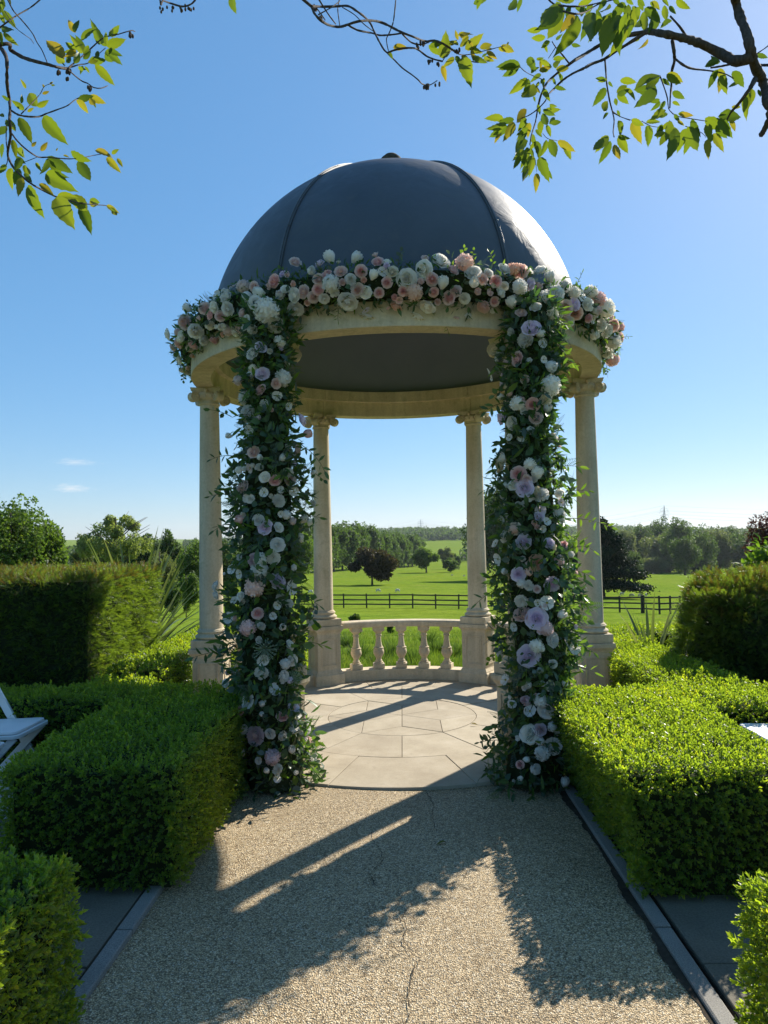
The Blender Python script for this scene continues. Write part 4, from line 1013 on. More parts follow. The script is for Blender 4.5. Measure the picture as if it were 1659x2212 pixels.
def garland_leaves(root, sample, n, nbig, camside, frac=(0.55, 0.21, 0.24), ks=1.0):
    P, N = sample(n); T = rng.normal(0, 1, P.shape)
    Yd = N * rng.uniform(0.1, 1.0, (n, 1)) + T * 0.55; Yd[:, 2] -= 0.15
    Zh = N * 0.8 + rng.normal(0, 0.45, P.shape)
    R_ = frames_y(Yd, Zh); kind = rng.random(n)
    P = P - N * (rng.random(n) * 0.06)[:, None]
    specs = [(kind < frac[0] * .65, OV_L, 'g_dark', 0.062), ((kind >= frac[0] * .65) & (kind < frac[0]), OV_R, 'g_dark', 0.045),
             ((kind >= frac[0]) & (kind < frac[0] + frac[1] * .6), OV_R, 'g_euc', 0.042), ((kind >= frac[0] + frac[1] * .6) & (kind < frac[0] + frac[1]), FERN, 'g_euc', 0.075),
             ((kind >= frac[0] + frac[1]) & (kind < 0.93), OV_N, 'g_lite', 0.075), (kind >= 0.93, FERN, 'g_lite', 0.08)]
    for msk, T_, mt, sz in specs:
        i = np.where(msk)[0]
        if len(i): link('foliage', scatter('foliage', T_, P[i], R_[i], sz * ks * 1.12 * rng.uniform(.6, 1.4, len(i)), True), MT[mt], root, 'stuff')
    # the larger leaves one can pick out, each on its own
    P, N = sample(nbig * 4); c = (CAM[None] - P); c /= np.linalg.norm(c, axis=1, keepdims=True)
    i = np.where((N * c).sum(1) > camside)[0][:nbig]
    for k in i:
        nm = random.choices(['round', 'long', 'narrow'], [0.3, 0.5, 0.2])[0]; mt = random.choices(['go_dark', 'go_euc', 'go_lite'], [0.55, 0.27, 0.18])[0]
        o = link('leaf', bigleaf[nm], None, root); o.material_slots[0].link = 'OBJECT'; o.material_slots[0].material = MT[mt]
        nn = Vector(N[k]); y = (nn * random.uniform(0.2, 1.1) + Vector(rng.normal(0, .6, 3)) + Vector((0, 0, -0.15))).normalized()
        o.rotation_mode = 'QUATERNION'; o.rotation_quaternion = orient(y, nn + Vector(rng.normal(0, .35, 3))).to_quaternion()
        s_ = ks * random.uniform(0.055, 0.11) * (0.75 if nm == 'round' else 1.0); o.scale = (s_,) * 3
        o.location = Vector(P[k]) + nn * random.uniform(-0.01, 0.03)
def spray(root, p0, d0, L, mt, leafmt, n=9, droop=0.25, size=0.055, shape='long'):
    """a trailing stem with leaves in pairs"""
    p = Vector(p0); d = Vector(d0).normalized(); pts = [p.copy()]; K = 7
    for j in range(K):
        d = (d + Vector((random.uniform(-.15, .15), random.uniform(-.15, .15), -droop / K * 2))).normalized(); p = p + d * (L / K); pts.append(p.copy())
    link('stalk', MB().tube(pts, [0.0028 * (1 - 0.6 * j / K) for j in range(K + 1)], 4).mesh('stalk'), MT[mt], root)
    for j in range(n):
        t = (j + 1.5) / (n + 1) * K; a = int(min(t, K - 1)); q = pts[a].lerp(pts[a + 1], t - a); dd = (pts[a + 1] - pts[a]).normalized()
        side = dd.cross(Vector((0.2, 1, 0.3))).normalized() * (1 if j % 2 else -1)
        y = (dd * 0.6 + side + Vector(rng.normal(0, .35, 3))).normalized()
        if j == n - 1: y = dd
        o = link('leaf', bigleaf[shape], None, root); o.material_slots[0].link = 'OBJECT'; o.material_slots[0].material = MT[leafmt]
        o.rotation_mode = 'QUATERNION'; o.rotation_quaternion = orient(y, Vector((0, -1, 0.4)) + Vector(rng.normal(0, .6, 3))).to_quaternion()
        s_ = size * random.uniform(.7, 1.25); o.scale = (s_,) * 3; o.location = q
def col_sampler(ax, z0=0.0, z1=3.2):
    def s_(n):
        z = rng.uniform(z0, z1, n); a = rng.uniform(0, 2 * np.pi, n); x, y, r = ax(z)
        lump = 1 + 0.20 * np.sin(z * 7.3 + a * 2) + 0.14 * np.sin(z * 17 + a * 3 + 1) + 0.10 * rng.normal(0, 1, n)
        N = np.stack([np.cos(a), np.sin(a), rng.normal(0, .15, n)], 1)
        return np.stack([x + r * lump * np.cos(a), y + r * lump * np.sin(a), z], 1), N / np.linalg.norm(N, axis=1, keepdims=True)
    return s_
def ring_sampler(n):
    a = np.radians(rng.uniform(-190, 10, n)); b = rng.uniform(0, 2 * np.pi, n)
    keep = np.cos(b) > -0.75
    b = np.where(keep, b, rng.uniform(-1.5, 1.5, n))
    lump = 1 + 0.08 * np.sin(a * 17) + 0.06 * np.sin(a * 31 + b)
    rho = RG + RRG * lump * np.cos(b); z = ZG + RZG * lump * np.sin(b)
    N = np.stack([np.cos(a) * np.cos(b), np.sin(a) * np.cos(b), np.sin(b)], 1)
    return np.stack([rho * np.cos(a), rho * np.sin(a), z], 1), N

def to_px(P):
    d = np.asarray(P) - CAM; z = d @ FWD
    return 829.5 + FPX * (d @ RGT) / z, 1106.0 - FPX * (d @ UPV) / z
def filler(sample, n, lo, hi, seed):
    rr = random.Random(seed); P, N = sample(n * 6); c = CAM[None] - P; c /= np.linalg.norm(c, axis=1, keepdims=True); out = []
    for i in np.where((N * c).sum(1) > 0.15)[0][:n]:
        x, y = to_px(P[i]); out.append((x, y, rr.uniform(lo, hi), rr.choices(['bud', 'peony', 'open', 'hyd', 'rose'], [.3, .2, .2, .15, .15])[0], rr.choices('wcbpl', [.5, .12, .2, .1, .08])[0]))
    return out
gl = thing('flower_column', 'flower and leaf column covering the front left pillar', 'flower garland', (-0.83, -1.76, 0), 'flower garlands')
gr = thing('flower_column', 'flower and leaf column covering the front right pillar', 'flower garland', (0.87, -1.76, 0), 'flower garlands')
gt = thing('flower_swag', 'long rose swag wrapped round the front of the dome rim', 'flower garland', (0, -1.845, 3.265), 'flower garlands')
for g, ax, lst, sd in ((gl, AXL, COLL, 1), (gr, AXR, COLR, 2)):
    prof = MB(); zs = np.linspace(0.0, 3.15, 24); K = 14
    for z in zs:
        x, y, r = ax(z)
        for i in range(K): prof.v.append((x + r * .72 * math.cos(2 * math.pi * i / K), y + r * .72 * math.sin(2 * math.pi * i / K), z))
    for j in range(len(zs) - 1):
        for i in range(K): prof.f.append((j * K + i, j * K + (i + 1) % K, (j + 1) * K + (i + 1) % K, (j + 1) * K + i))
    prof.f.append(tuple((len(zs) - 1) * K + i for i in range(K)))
    link('light_block_core', prof.mesh('light_block_core', smooth=True), MT['hedgecore'], g)  # dark inner tube, added unseen to block light through the leaves
    place_flowers(g, lst + filler(col_sampler(ax, 0.1, 3.1), 46, 13, 24, sd), f_col(ax))
    garland_leaves(g, col_sampler(ax), 7000, 170, 0.05)
link('light_block_core', arc_solid('light_block_core', [(RG + RRG * .6 * math.cos(t), ZG + RZG * .62 * math.sin(t)) for t in np.linspace(0, 2 * math.pi, 13)[:-1]], -189, 9, 80), MT['hedgecore'], gt)  # hidden dark tube inside the swag, also added to stop light
place_flowers(gt, RING + filler(ring_sampler, 60, 14, 26, 3), f_ring)
garland_leaves(gt, ring_sampler, 3600, 150, 0.0, (0.44, 0.26, 0.30), 0.72)
# trailing stems seen in the photograph
for g, px, py, dx, dz, L, lm, sh in (
    (gl, 505, 985, -1, .2, .16, 'go_dark', 'long'), (gl, 500, 1070, -1, .3, .16, 'go_dark', 'long'), (gl, 500, 1125, -1, -.3, .14, 'go_dark', 'long'), (gl, 650, 960, 1, -.6, .26, 'go_dark', 'long'), (gl, 655, 1010, 1, -.3, .18, 'go_dark', 'round'),
    (gl, 650, 1120, .9, .3, .15, 'go_dark', 'long'), (gl, 500, 1410, -1, .3, .26, 'go_dark', 'long'), (gl, 640, 1390, 1, .3, .20, 'go_lite', 'narrow'), (gl, 640, 1590, 1, .2, .18, 'go_lite', 'long'), (gl, 650, 1640, .8, -.4, .14, 'go_lite', 'narrow'),
    (gl, 560, 1690, -.4, -.8, .12, 'go_dark', 'narrow'), (gl, 625, 1690, .4, -.6, .12, 'go_lite', 'narrow'), (gl, 500, 900, -1, .7, .16, 'go_dark', 'round'), (gl, 650, 1290, 1, -.1, .16, 'go_dark', 'narrow'), (gl, 630, 740, .7, .3, .10, 'go_dark', 'long'),
    (gr, 1090, 870, -1, -.1, .16, 'go_dark', 'long'), (gr, 1085, 1050, -1, .1, .14, 'go_dark', 'long'), (gr, 1085, 1120, -1, -.2, .12, 'go_dark', 'round'), (gr, 1200, 1010, 1, .3, .16, 'go_lite', 'long'), (gr, 1215, 1065, 1, .4, .18, 'go_lite', 'long'),
    (gr, 1225, 1120, 1, .1, .30, 'go_lite', 'long'), (gr, 1220, 1150, 1, -.4, .22, 'go_lite', 'narrow'), (gr, 1220, 1230, 1, .1, .16, 'go_lite', 'long'), (gr, 1225, 1290, 1, -.1, .18, 'go_lite', 'narrow'), (gr, 1080, 1270, -1, -.3, .20, 'go_dark', 'narrow'),
    (gr, 1230, 1380, 1, -.3, .18, 'go_lite', 'long'), (gr, 1240, 1440, 1, .1, .14, 'go_lite', 'narrow'), (gr, 1090, 1600, -1, .3, .18, 'go_dark', 'long'), (gr, 1095, 1640, -1, -.2, .2, 'go_dark', 'narrow'), (gr, 1180, 715, .6, -.8, .32, 'go_lite', 'long'),
    (gr, 1195, 730, .5, -.9, .26, 'go_lite', 'long'), (gr, 1090, 1400, -1, -.4, .16, 'go_lite', 'round'), (gr, 1110, 840, -1, .0, .16, 'go_dark', 'round'), (gr, 1220, 1190, 1, .5, .14, 'go_lite', 'round'), (gr, 1230, 1340, 1, .3, .12, 'go_lite', 'round')):
    f = f_col(AXL if g is gl else AXR); p, n, _ = hit(f, px, py)
    spray(g, p, (dx, -0.25, dz), L, 'stalk', lm, max(5, int(L * 38)), 0.3, 0.058 if sh != 'round' else 0.042, sh)
for px, py, dx, dz, L, lm, sh in ((860, 575, 0, 1, .10, 'go_euc', 'round'), (1025, 580, .1, 1, .12, 'go_lite', 'round'), (1066, 578, 0, 1, .11, 'go_lite', 'round'), (620, 600, -.3, .8, .08, 'go_dark', 'round'), (690, 590, .2, 1, .08, 'go_lite', 'narrow'),
    (1240, 625, .5, 1, .13, 'go_lite', 'narrow'), (1265, 640, .8, .8, .12, 'go_lite', 'narrow'), (420, 670, -.6, .8, .08, 'go_dark', 'round'), (400, 800, -.3, -.9, .10, 'go_dark', 'round'), (1310, 790, .2, -1, .10, 'go_dark', 'round'), (1335, 730, 1, .2, .10, 'go_lite', 'narrow'),
    (960, 690, 0, -1, .10, 'go_lite', 'narrow'), (730, 665, .2, -1, .10, 'go_lite', 'narrow'), (1000, 560, .2, 1, .08, 'go_lite', 'round'), (580, 650, -.2, -1, .1, 'go_dark', 'long'), (1080, 690, 0, -1, .1, 'go_lite', 'narrow')):
    p, n, _ = hit(f_ring, px, py)
    spray(gt, p, (dx, -0.2, dz), L, 'stalk', lm, max(4, int(L * 60)), 0.1, 0.032, sh)

# ================================================================== CHERRY TREES OVERHEAD
def cherry_leaf(seed):
    r = random.Random(seed); nu, nv = 6, 11; V, F_ = [], []
    bend = r.uniform(0.08, 0.36); fold = r.uniform(0.04, 0.16); tw = r.uniform(-.3, .3)
    for j in range(nv + 1):
        v = j / nv
        w = 0.235 * (math.sin(math.pi * min(1, v * 1.02) ** 0.82)) ** 0.85 * (1 - 0.25 * v) if 0 < v < 1 else 0.0
        if v > 0.86: w = 0.235 * 0.30 * ((1 - v) / 0.14) ** 1.2
        for i in range(nu + 1):
            u = i / nu * 2 - 1
            ser = (0.012 if (j % 2) else -0.008) * (abs(u) > .9) * (0.05 < v < .95)
            x = u * (w + ser); z = fold * abs(u) * w * 3 - bend * v * v + tw * u * w * v + 0.010 * math.sin(v * 34 - abs(u) * 5) * (1 - abs(u) * .3) * (0.1 < v < .9)
            V.append((x, v, z))
    n = nu + 1
    for j in range(nv):
        for i in range(nu): F_.append((j * n + i, j * n + i + 1, (j + 1) * n + i + 1, (j + 1) * n + i))
    me = mesh_np('leaf', V, F_, True); me.materials.append(None); return me
CHL = [cherry_leaf(i) for i in range(6)]
K25 = 2500 / 1659
def cvt(c, ox, oy, s_): return ((ox + c[0] * s_) / K25, (oy + c[1] * s_) / K25)
def twig(root, name, pts, ox, oy, s_, Y, r0, r1, pre=None, knob=True, sub=None):
    """pts in crop pixels; r0, r1 in metres"""
    P = [at(*cvt(c, ox, oy, s_), Y + 0.10 * math.sin(i * 1.3 + pts[0][0])) for i, c in enumerate(pts)]
    if pre: P = [Vector(q) for q in pre] + P
    # subdivide and roughen
    Q = []; 
    for i in range(len(P) - 1):
        m0 = P[i] - (P[i - 1] if i else P[i]); 
        k = max(2, int((P[i + 1] - P[i]).length / 0.02))
        k = min(k, 12)
        p0, p1, p2, p3 = P[max(i - 1, 0)], P[i], P[i + 1], P[min(i + 2, len(P) - 1)]
        for a in range(k):
            t = a / k
            Q.append(0.5 * ((2 * p1) + (p2 - p0) * t + (2 * p0 - 5 * p1 + 4 * p2 - p3) * t * t + (3 * p1 - p0 - 3 * p2 + p3) * t ** 3))
    Q.append(P[-1]); n = len(Q)
    R_ = [(r0 + (r1 - r0) * i / max(n - 1, 1)) * (random.uniform(.88, 1.2) if knob else 1) for i in range(n)]
    return link(name, MB().tube(Q, R_, 8 if r0 > .01 else 6).mesh(name, smooth=True), MT['twig'], root)
def leaves(root, txt, ox, oy, s_, Y, young=0.15, jit=0.18, seed=1, more=0.3):
    r = random.Random(seed)
    toks = txt.split(); extra = []
    for tok in toks:
        if r.random() < more:
            a = [float(q) for q in tok.rstrip('y').split(',')]; an = r.uniform(-1.1, 1.1); k = r.uniform(.6, .95); dx, dy = a[2] - a[0], a[3] - a[1]; ox_, oy_ = r.uniform(-18, 18), r.uniform(-18, 18)
            extra.append('%.0f,%.0f,%.0f,%.0f' % (a[0] + ox_, a[1] + oy_, a[0] + ox_ + k * (dx * math.cos(an) - dy * math.sin(an)), a[1] + oy_ + k * (dx * math.sin(an) + dy * math.cos(an))))
    for tok in toks + extra:
        a = [float(q) for q in tok.rstrip('y').split(',')]
        b_ = cvt(a[:2], ox, oy, s_); t_ = cvt(a[2:4], ox, oy, s_); y0 = Y + r.uniform(-jit, jit)
        pb = at(*b_, y0); L2 = (at(*t_, y0) - pb).length; pt = at(*t_, y0 + r.uniform(-.35, .35) * L2)
        d = pt - pb; L = d.length
        me = r.choice(CHL); o = link('leaf', me, None, root)
        yel = tok.endswith('y') or r.random() < young
        o.material_slots[0].link = 'OBJECT'; o.material_slots[0].material = MT['cherryy' if yel else 'cherry']
        tc = Vector(CAM) - pb; zh = tc.normalized() * r.choice([1.3, 1.3, -1.3]) + Vector((r.uniform(-.8, .8), r.uniform(-.4, .4), r.uniform(-.5, .7)))
        o.rotation_mode = 'QUATERNION'; o.rotation_quaternion = orient(d, zh).to_quaternion(); o.location = pb
        wd = L * r.uniform(.80, 1.08); o.scale = (wd, L, L)
def buds(root, lst, ox, oy, s_, Y):
    for (x, y, n) in lst:
        m = MB()
        for k in range(n):
            p = at(*cvt((x + random.uniform(-20, 20), y + random.uniform(-14, 14)), ox, oy, s_), Y + random.uniform(-.02, .02))
            m.ball(tuple(p), 0.0045, 6, 5, (1, 1, 1.7))
        link('bud_cluster', m.mesh('bud_cluster', smooth=True), MT['twig'], root)
def trunk(root, loc, top, r0, r1):
    a, b = Vector(loc), Vector(top); pts = [a.lerp(b, t) + Vector((0.05 * math.sin(t * 7), 0.04 * math.cos(t * 5) - .04, 0)) for t in np.linspace(0, 1, 9)]
    link('trunk', MB().tube(pts, [r0 * 1.5] + list(np.linspace(r0, r1, 8)), 14).mesh('trunk', smooth=True), MT['twig'], root)

# left cherry
YA = -4.2; TA = (-2.95, -3.9, 0.0)
cl = thing('cherry_tree', 'cherry tree branches with fresh leaves hanging in at the upper left', 'tree', TA, 'cherry trees over the path')
trunk(cl, TA, (-2.85, -3.95, 5.2), 0.11, 0.06)
A = (0, 0, 450 / 1310)
def A_(pts, r0, r1, pre=None, name='twig'): return twig(cl, name, pts, *A, YA, r0, r1, pre)
A_([(0, 420), (100, 475), (210, 540), (330, 580), (450, 610), (560, 640), (640, 650)], 0.0085, 0.0045, [(-2.85, -3.95, 2.9), (-2.2, -4.1, 3.1), (-1.6, -4.2, 3.22)], 'branch')
A_([(640, 650), (770, 540), (860, 460), (980, 360), (1120, 325), (1240, 290), (1280, 300)], 0.0028, 0.0014)
A_([(640, 655), (720, 725), (780, 770), (830, 790), (890, 830), (960, 835), (1020, 812)], 0.0024, 0.0014)
A_([(640, 650), (740, 615), (830, 600), (900, 540), (1000, 455)], 0.0022, 0.0010)
A_([(60, -30), (120, 90), (160, 140), (240, 230), (310, 320), (350, 400), (400, 480), (450, 600)], 0.0022, 0.0016)
A_([(-40, 290), (80, 200), (170, 140), (290, 70), (400, -20)], 0.0028, 0.0020)
A_([(40, 100), (150, 260), (220, 320), (290, 370), (320, 415)], 0.0013, 0.0009)
A_([(-30, 405), (40, 500), (65, 580), (65, 700), (70, 830), (90, 950), (95, 1060), (90, 1130), (100, 1280), (80, 1400), (75, 1480), (130, 1590), (230, 1690), (310, 1750), (400, 1800), (520, 1860), (640, 1895), (760, 1925), (900, 1940), (1010, 1950), (1100, 1990)], 0.0065, 0.0012, None, 'branch')
A_([(110, 1050), (180, 1090), (270, 1105), (370, 1105), (430, 1080), (540, 1040), (640, 1000), (720, 940), (800, 915), (840, 925)], 0.0034, 0.0012)
A_([(200, 1080), (300, 980), (380, 890), (420, 820), (490, 790)], 0.0018, 0.0008)
A_([(115, 1270), (160, 1330), (230, 1400), (310, 1460), (370, 1490), (440, 1490), (560, 1500), (680, 1505), (800, 1490), (900, 1470), (1000, 1455)], 0.0030, 0.0010)
A_([(75, 1480), (60, 1560), (0, 1600)], 0.0016, 0.0012); A_([(170, 1560), (260, 1525), (350, 1490)], 0.0014, 0.001); A_([(60, 1180), (60, 1350), (80, 1480)], 0.0018, 0.0014)
buds(cl, [(1240, 330, 6), (850, 840, 12), (550, 690, 6), (650, 680, 6), (640, 745, 2)], *A, YA)
leaves(cl, '''720,310,625,170y 770,385,915,240 610,560,425,350 620,590,475,475 725,470,600,400 800,480,715,330 960,420,895,250 1010,430,1000,290 1040,345,1140,235 1010,440,1190,370 1020,470,1160,530 1000,480,1125,575 850,575,1000,575 900,610,1085,810 740,640,800,660
800,630,860,695 990,520,1060,590 700,600,770,480 640,600,660,500 790,560,870,470 620,620,580,590 680,480,610,500 840,430,790,520 20,-20,10,120 20,95,155,260 20,240,150,345 30,310,165,435 -10,130,60,240 0,30,40,100 0,300,15,410 70,-30,110,40y 930,480,910,560 1060,450,1030,520
245,840,195,745y 350,1010,250,850 350,1010,465,955 90,940,0,915 230,1040,110,950 200,980,215,890 720,950,870,1070y 840,915,990,970y 850,930,905,1015y 410,1100,595,1350 180,1110,310,1350 90,1130,150,1260 70,1200,-60,1290 40,1110,-50,1060 60,1130,130,1250 385,1430,455,1345y 300,1390,345,1340y 420,830,400,790y 470,800,505,770y 400,890,470,865y 260,1060,320,1020y
120,1320,160,1500 450,1480,700,1660 460,1500,600,1700 670,1440,850,1540 740,1520,870,1740 905,1420,1060,1480y 1010,1490,1140,1630y 1060,1460,1120,1410 1110,1500,1165,1580y 340,1540,385,1615 430,1650,665,1780 370,1740,515,1840y 230,1640,300,1720 190,1600,130,1760 110,1590,85,1790 210,1680,170,1850y
270,1750,390,2070 530,1870,685,2140 680,1845,855,2020 760,1950,870,2190 850,1900,950,1990y 1010,1945,1120,2010y 1060,1980,1115,2060y 60,1560,-10,1640 30,1360,0,1500 250,1580,290,1680 160,1420,290,1480 150,1480,250,1560 200,1500,140,1620 600,1470,660,1490y 530,1430,550,1400y''', *A, YA, 0.04, 0.12, 1, 0.22)
# the long bare branch that crosses at the top belongs to the left tree
YB = -3.75; B = (980, 0, 720 / 1659)
def B_(pts, r0, r1, pre=None, name='twig'): return twig(cl, name, pts, *B, YB, r0, r1, pre)
B_([(20, 0), (75, 45), (100, 100), (140, 145), (200, 185), (260, 200), (300, 200), (350, 185), (430, 160), (540, 155), (620, 175), (700, 215), (760, 245), (840, 275), (900, 300), (940, 310), (1000, 305), (1060, 325), (1130, 370), (1170, 400)], 0.0058, 0.0036,
   [(-2.86, -3.95, 4.6), (-1.9, -3.85, 4.75), (-0.9, -3.8, 4.25)], 'branch')
B_([(75, 45), (160, 50), (260, 48), (350, 45), (420, 85), (480, 130), (520, 175), (550, 240), (580, 300), (620, 370), (650, 400), (700, 450), (760, 510), (830, 560), (880, 600), (910, 630), (960, 640), (1020, 605)], 0.0044, 0.0022)
B_([(350, 185), (420, 225), (540, 250), (590, 265), (680, 260), (750, 250)], 0.0036, 0.003); B_([(310, 55), (400, 110), (470, 180), (550, 240)], 0.0020, 0.0016)
B_([(712, -20), (705, 60), (690, 170), (660, 250), (640, 300), (655, 380)], 0.0030, 0.0018); B_([(650, 395), (720, 370), (800, 360), (870, 368), (940, 420), (1000, 445), (1060, 460)], 0.0036, 0.0028)
B_([(760, 255), (830, 320), (900, 335), (960, 315)], 0.0030, 0.0024); B_([(130, -10), (200, 100), (260, 180)], 0.0028, 0.0022); B_([(95, 30), (160, 120), (180, 150)], 0.0024, 0.002); B_([(290, -10), (275, 60), (290, 190)], 0.0022, 0.002)
B_([(130, 110), (220, 60), (290, 10)], 0.0024, 0.0018); B_([(1130, 370), (1180, 405), (1250, 410), (1380, 380), (1480, 355), (1540, 340)], 0.0022, 0.0010); B_([(1060, 460), (1100, 400), (1140, 375)], 0.0018, 0.0012); B_([(1270, 460), (1300, 465), (1330, 470)], 0.002, 0.0016)
buds(cl, [(940, 650, 16), (915, 325, 8), (870, 345, 4), (970, 470, 4), (1020, 480, 4), (1020, 630, 3), (1170, 380, 6), (150, 130, 5)], *B, YB)
leaves(cl, '''690,355,795,350y 660,390,690,440 955,340,1055,415 1065,440,1090,250 1230,370,1370,260 1110,330,1180,310y 1180,300,1150,220y 1200,290,1290,210y 1180,340,1110,300y 1190,350,1270,270 1340,360,1440,330y 1390,385,1475,445y 1280,410,1400,495 1210,430,1270,610 1150,430,1070,500
1060,490,1085,600 1370,430,1450,460y 1500,340,1605,395y 1540,340,1565,310y 1270,360,1350,400y 1200,420,1260,440y 1100,340,1060,420y 1160,420,1200,490 1290,350,1250,290y 1480,360,1540,385y 1180,260,1230,240y''', *B, YB, 0.3, 0.06, 2)
C8 = (0, 0, 1250 / 1659)
twig(cl, 'twig', [(690, -12), (705, 2), (740, 15), (790, 28), (830, 15), (850, -10)], *C8, YB, 0.004, 0.003, [(-1.3, -3.82, 4.5), (-0.9, -3.8, 4.1)])
buds(cl, [(705, 40, 3), (738, 36, 3), (765, 40, 3), (785, 42, 3), (820, 38, 8)], *C8, YB)
leaves(cl, '1000,-20,1012,52', *C8, YB, 0, 0.02, 3)

# right cherry
YR = -3.3; TR = (2.75, -3.75, 0.0)
cr_ = thing('cherry_tree', 'cherry tree limb with drooping leafy twigs at the upper right', 'tree', TR, 'cherry trees over the path')
trunk(cr_, TR, (2.55, -3.6, 3.6), 0.12, 0.07)
E_ = (1950, 0, 550 / 1659); Cc = (1550, 0, 500 / 1659)
def e(pts, r0, r1, pre=None, name='twig'): return twig(cr_, name, pts, *E_, YR, r0, r1, pre)
def c(pts, r0, r1, pre=None, name='twig', Y=YR): return twig(cr_, name, pts, *Cc, Y, r0, r1, pre)
e([(1800, 1180), (1720, 1080), (1659, 1000), (1640, 900), (1600, 780), (1530, 650), (1490, 500), (1450, 330), (1380, 150), (1340, 0), (1300, -150)], 0.024, 0.019, [(2.55, -3.6, 3.0), (2.2, -3.45, 3.15)], 'branch')
e([(1500, 560), (1350, 600), (1200, 530), (1000, 430), (850, 380), (700, 345), (560, 320), (470, 305)], 0.023, 0.012, None, 'branch')
e([(870, 375), (790, 260), (700, 160)], 0.006, 0.004)
e([(720, 400), (735, 500), (740, 600), (715, 700), (710, 850), (700, 950), (695, 1060)], 0.0085, 0.0028)
e([(745, 575), (830, 640), (920, 675), (1050, 690), (1180, 710), (1260, 735), (1320, 770)], 0.0055, 0.0022)
e([(600, 750), (640, 860), (670, 960), (690, 1080), (770, 1140), (900, 1165), (1060, 1190)], 0.003, 0.0014)
e([(1530, 780), (1480, 870), (1370, 1020), (1290, 1110), (1230, 1230)], 0.012, 0.0035); e([(1700, 1120), (1659, 1190), (1630, 1260), (1595, 1320)], 0.010, 0.012)
e([(1340, 620), (1200, 650), (1100, 665)], 0.005, 0.004); e([(140, 1110), (220, 1150), (320, 1180)], 0.002, 0.0012); e([(1530, 540), (1620, 480), (1700, 420)], 0.003, 0.002); e([(1560, 640), (1640, 640), (1700, 640)], 0.006, 0.005)
e([(850, 1240), (1000, 1300), (1050, 1350)], 0.0018, 0.001); e([(420, 1190), (520, 1240), (640, 1250)], 0.0018, 0.001)
c([(1845, 340), (1560, 400), (1420, 440), (1280, 520), (1150, 600), (1050, 660), (1000, 700), (900, 770), (820, 840), (760, 900), (720, 980), (690, 1060), (660, 1200), (640, 1320), (600, 1450), (580, 1560)], 0.009, 0.0022, None, 'branch')
c([(1845, 345), (1660, 460), (1500, 560), (1380, 640), (1250, 690), (1160, 740), (1050, 790), (930, 870), (850, 950), (790, 1010), (740, 1100), (650, 1190), (560, 1250), (480, 1280)], 0.008, 0.002, None, 'branch')
c([(1000, 680), (930, 590), (860, 510), (820, 450)], 0.0036, 0.002); c([(860, 510), (800, 600), (780, 630)], 0.002, 0.0014); c([(1390, 640), (1400, 760), (1410, 900), (1440, 1080), (1470, 1200), (1490, 1300), (1480, 1420), (1490, 1480)], 0.0042, 0.0022)
c([(1470, 1200), (1560, 1260), (1660, 1300)], 0.002, 0.0015); c([(580, 1560), (620, 1680), (640, 1750), (655, 1860)], 0.0022, 0.001); c([(470, 720), (540, 780), (620, 820), (720, 860)], 0.0018, 0.0016); c([(720, 1440), (770, 1495), (880, 1520)], 0.0014, 0.001)
c([(780, -10), (840, 45), (960, 65), (1060, 70), (1200, 60), (1400, 10)], 0.003, 0.002, None, 'twig', -4.3); c([(940, 120), (1060, 150), (1180, 130), (1330, 40), (1500, -10)], 0.003, 0.002, None, 'twig', -4.3)
leaves(cr_, '''880,30,680,330 940,80,720,345 930,150,760,445 1060,150,920,335y 1100,170,950,570 1290,150,1130,510 1350,200,1220,440 1500,150,1355,560 1600,250,1520,550 1640,150,1560,420 1100,60,1260,0 1060,5,870,-5 1200,130,1060,70 1600,40,1480,130 1560,20,1640,170 1420,170,1380,330 1440,40,1360,190
1250,40,1180,190 1520,90,1450,230 1300,100,1360,230 1660,60,1600,210 1020,60,960,200 1690,200,1640,380 1740,80,1700,280 1160,60,1120,200 1540,200,1490,380 1400,-10,1330,100 1480,-20,1560,60 1620,-20,1700,60''', *Cc, -4.25, 0.05, 0.12, 4)
leaves(cr_, '''700,330,535,325 750,400,585,420 860,430,930,370 800,450,680,515 740,480,770,570 1030,480,1130,500 475,700,225,700 460,720,280,835 550,840,355,1030 650,640,730,630 600,770,600,620 700,800,590,870 690,650,815,720 680,760,820,730y 860,740,890,590 830,640,960,620 860,750,1015,730y 900,800,940,900
830,840,860,930 850,940,975,970 730,840,720,940 620,900,500,1150 640,920,690,1020y 620,1040,640,1100 720,960,790,1080 790,1130,875,1155 720,1200,920,1185 800,1330,935,1315 545,1180,410,1340 295,1280,95,1260 410,1290,240,1320 330,1330,110,1420 410,1320,300,1520 340,1360,140,1490 270,1430,190,1540y
540,1270,450,1420 560,1330,470,1500 720,1220,770,1400 760,1350,810,1480 560,1520,350,1670 560,1590,510,1800 520,1620,400,1725 480,1680,400,1830 590,1600,620,1700 640,1520,700,1700 600,1680,605,1870 580,1790,470,1970 680,1700,780,1930 770,1830,820,1940 655,1870,650,2060y 790,1500,885,1740 880,1520,1070,1640
950,1570,1035,1725 760,1510,720,1690 640,1400,720,1480 560,1380,430,1470 700,1300,690,1450 600,1450,640,1580 660,1130,700,1230 540,1420,460,1560 1400,860,1285,840 1400,950,1275,1135 1430,880,1470,940 1420,1090,1345,1240 1430,1220,1345,1290 1500,1060,1520,1150 1520,1190,1560,1270 1540,1300,1580,1440
1420,1470,1255,1665 1450,1520,1345,1770 1490,1560,1550,1740y 1530,1480,1650,1650 1530,1470,1660,1500 560,620,640,760 680,880,640,960 780,760,700,760 -30,40,120,-20 60,-30,0,95 430,-20,345,185 490,-20,440,130''', *Cc, YR, 0.06, 0.10, 5)
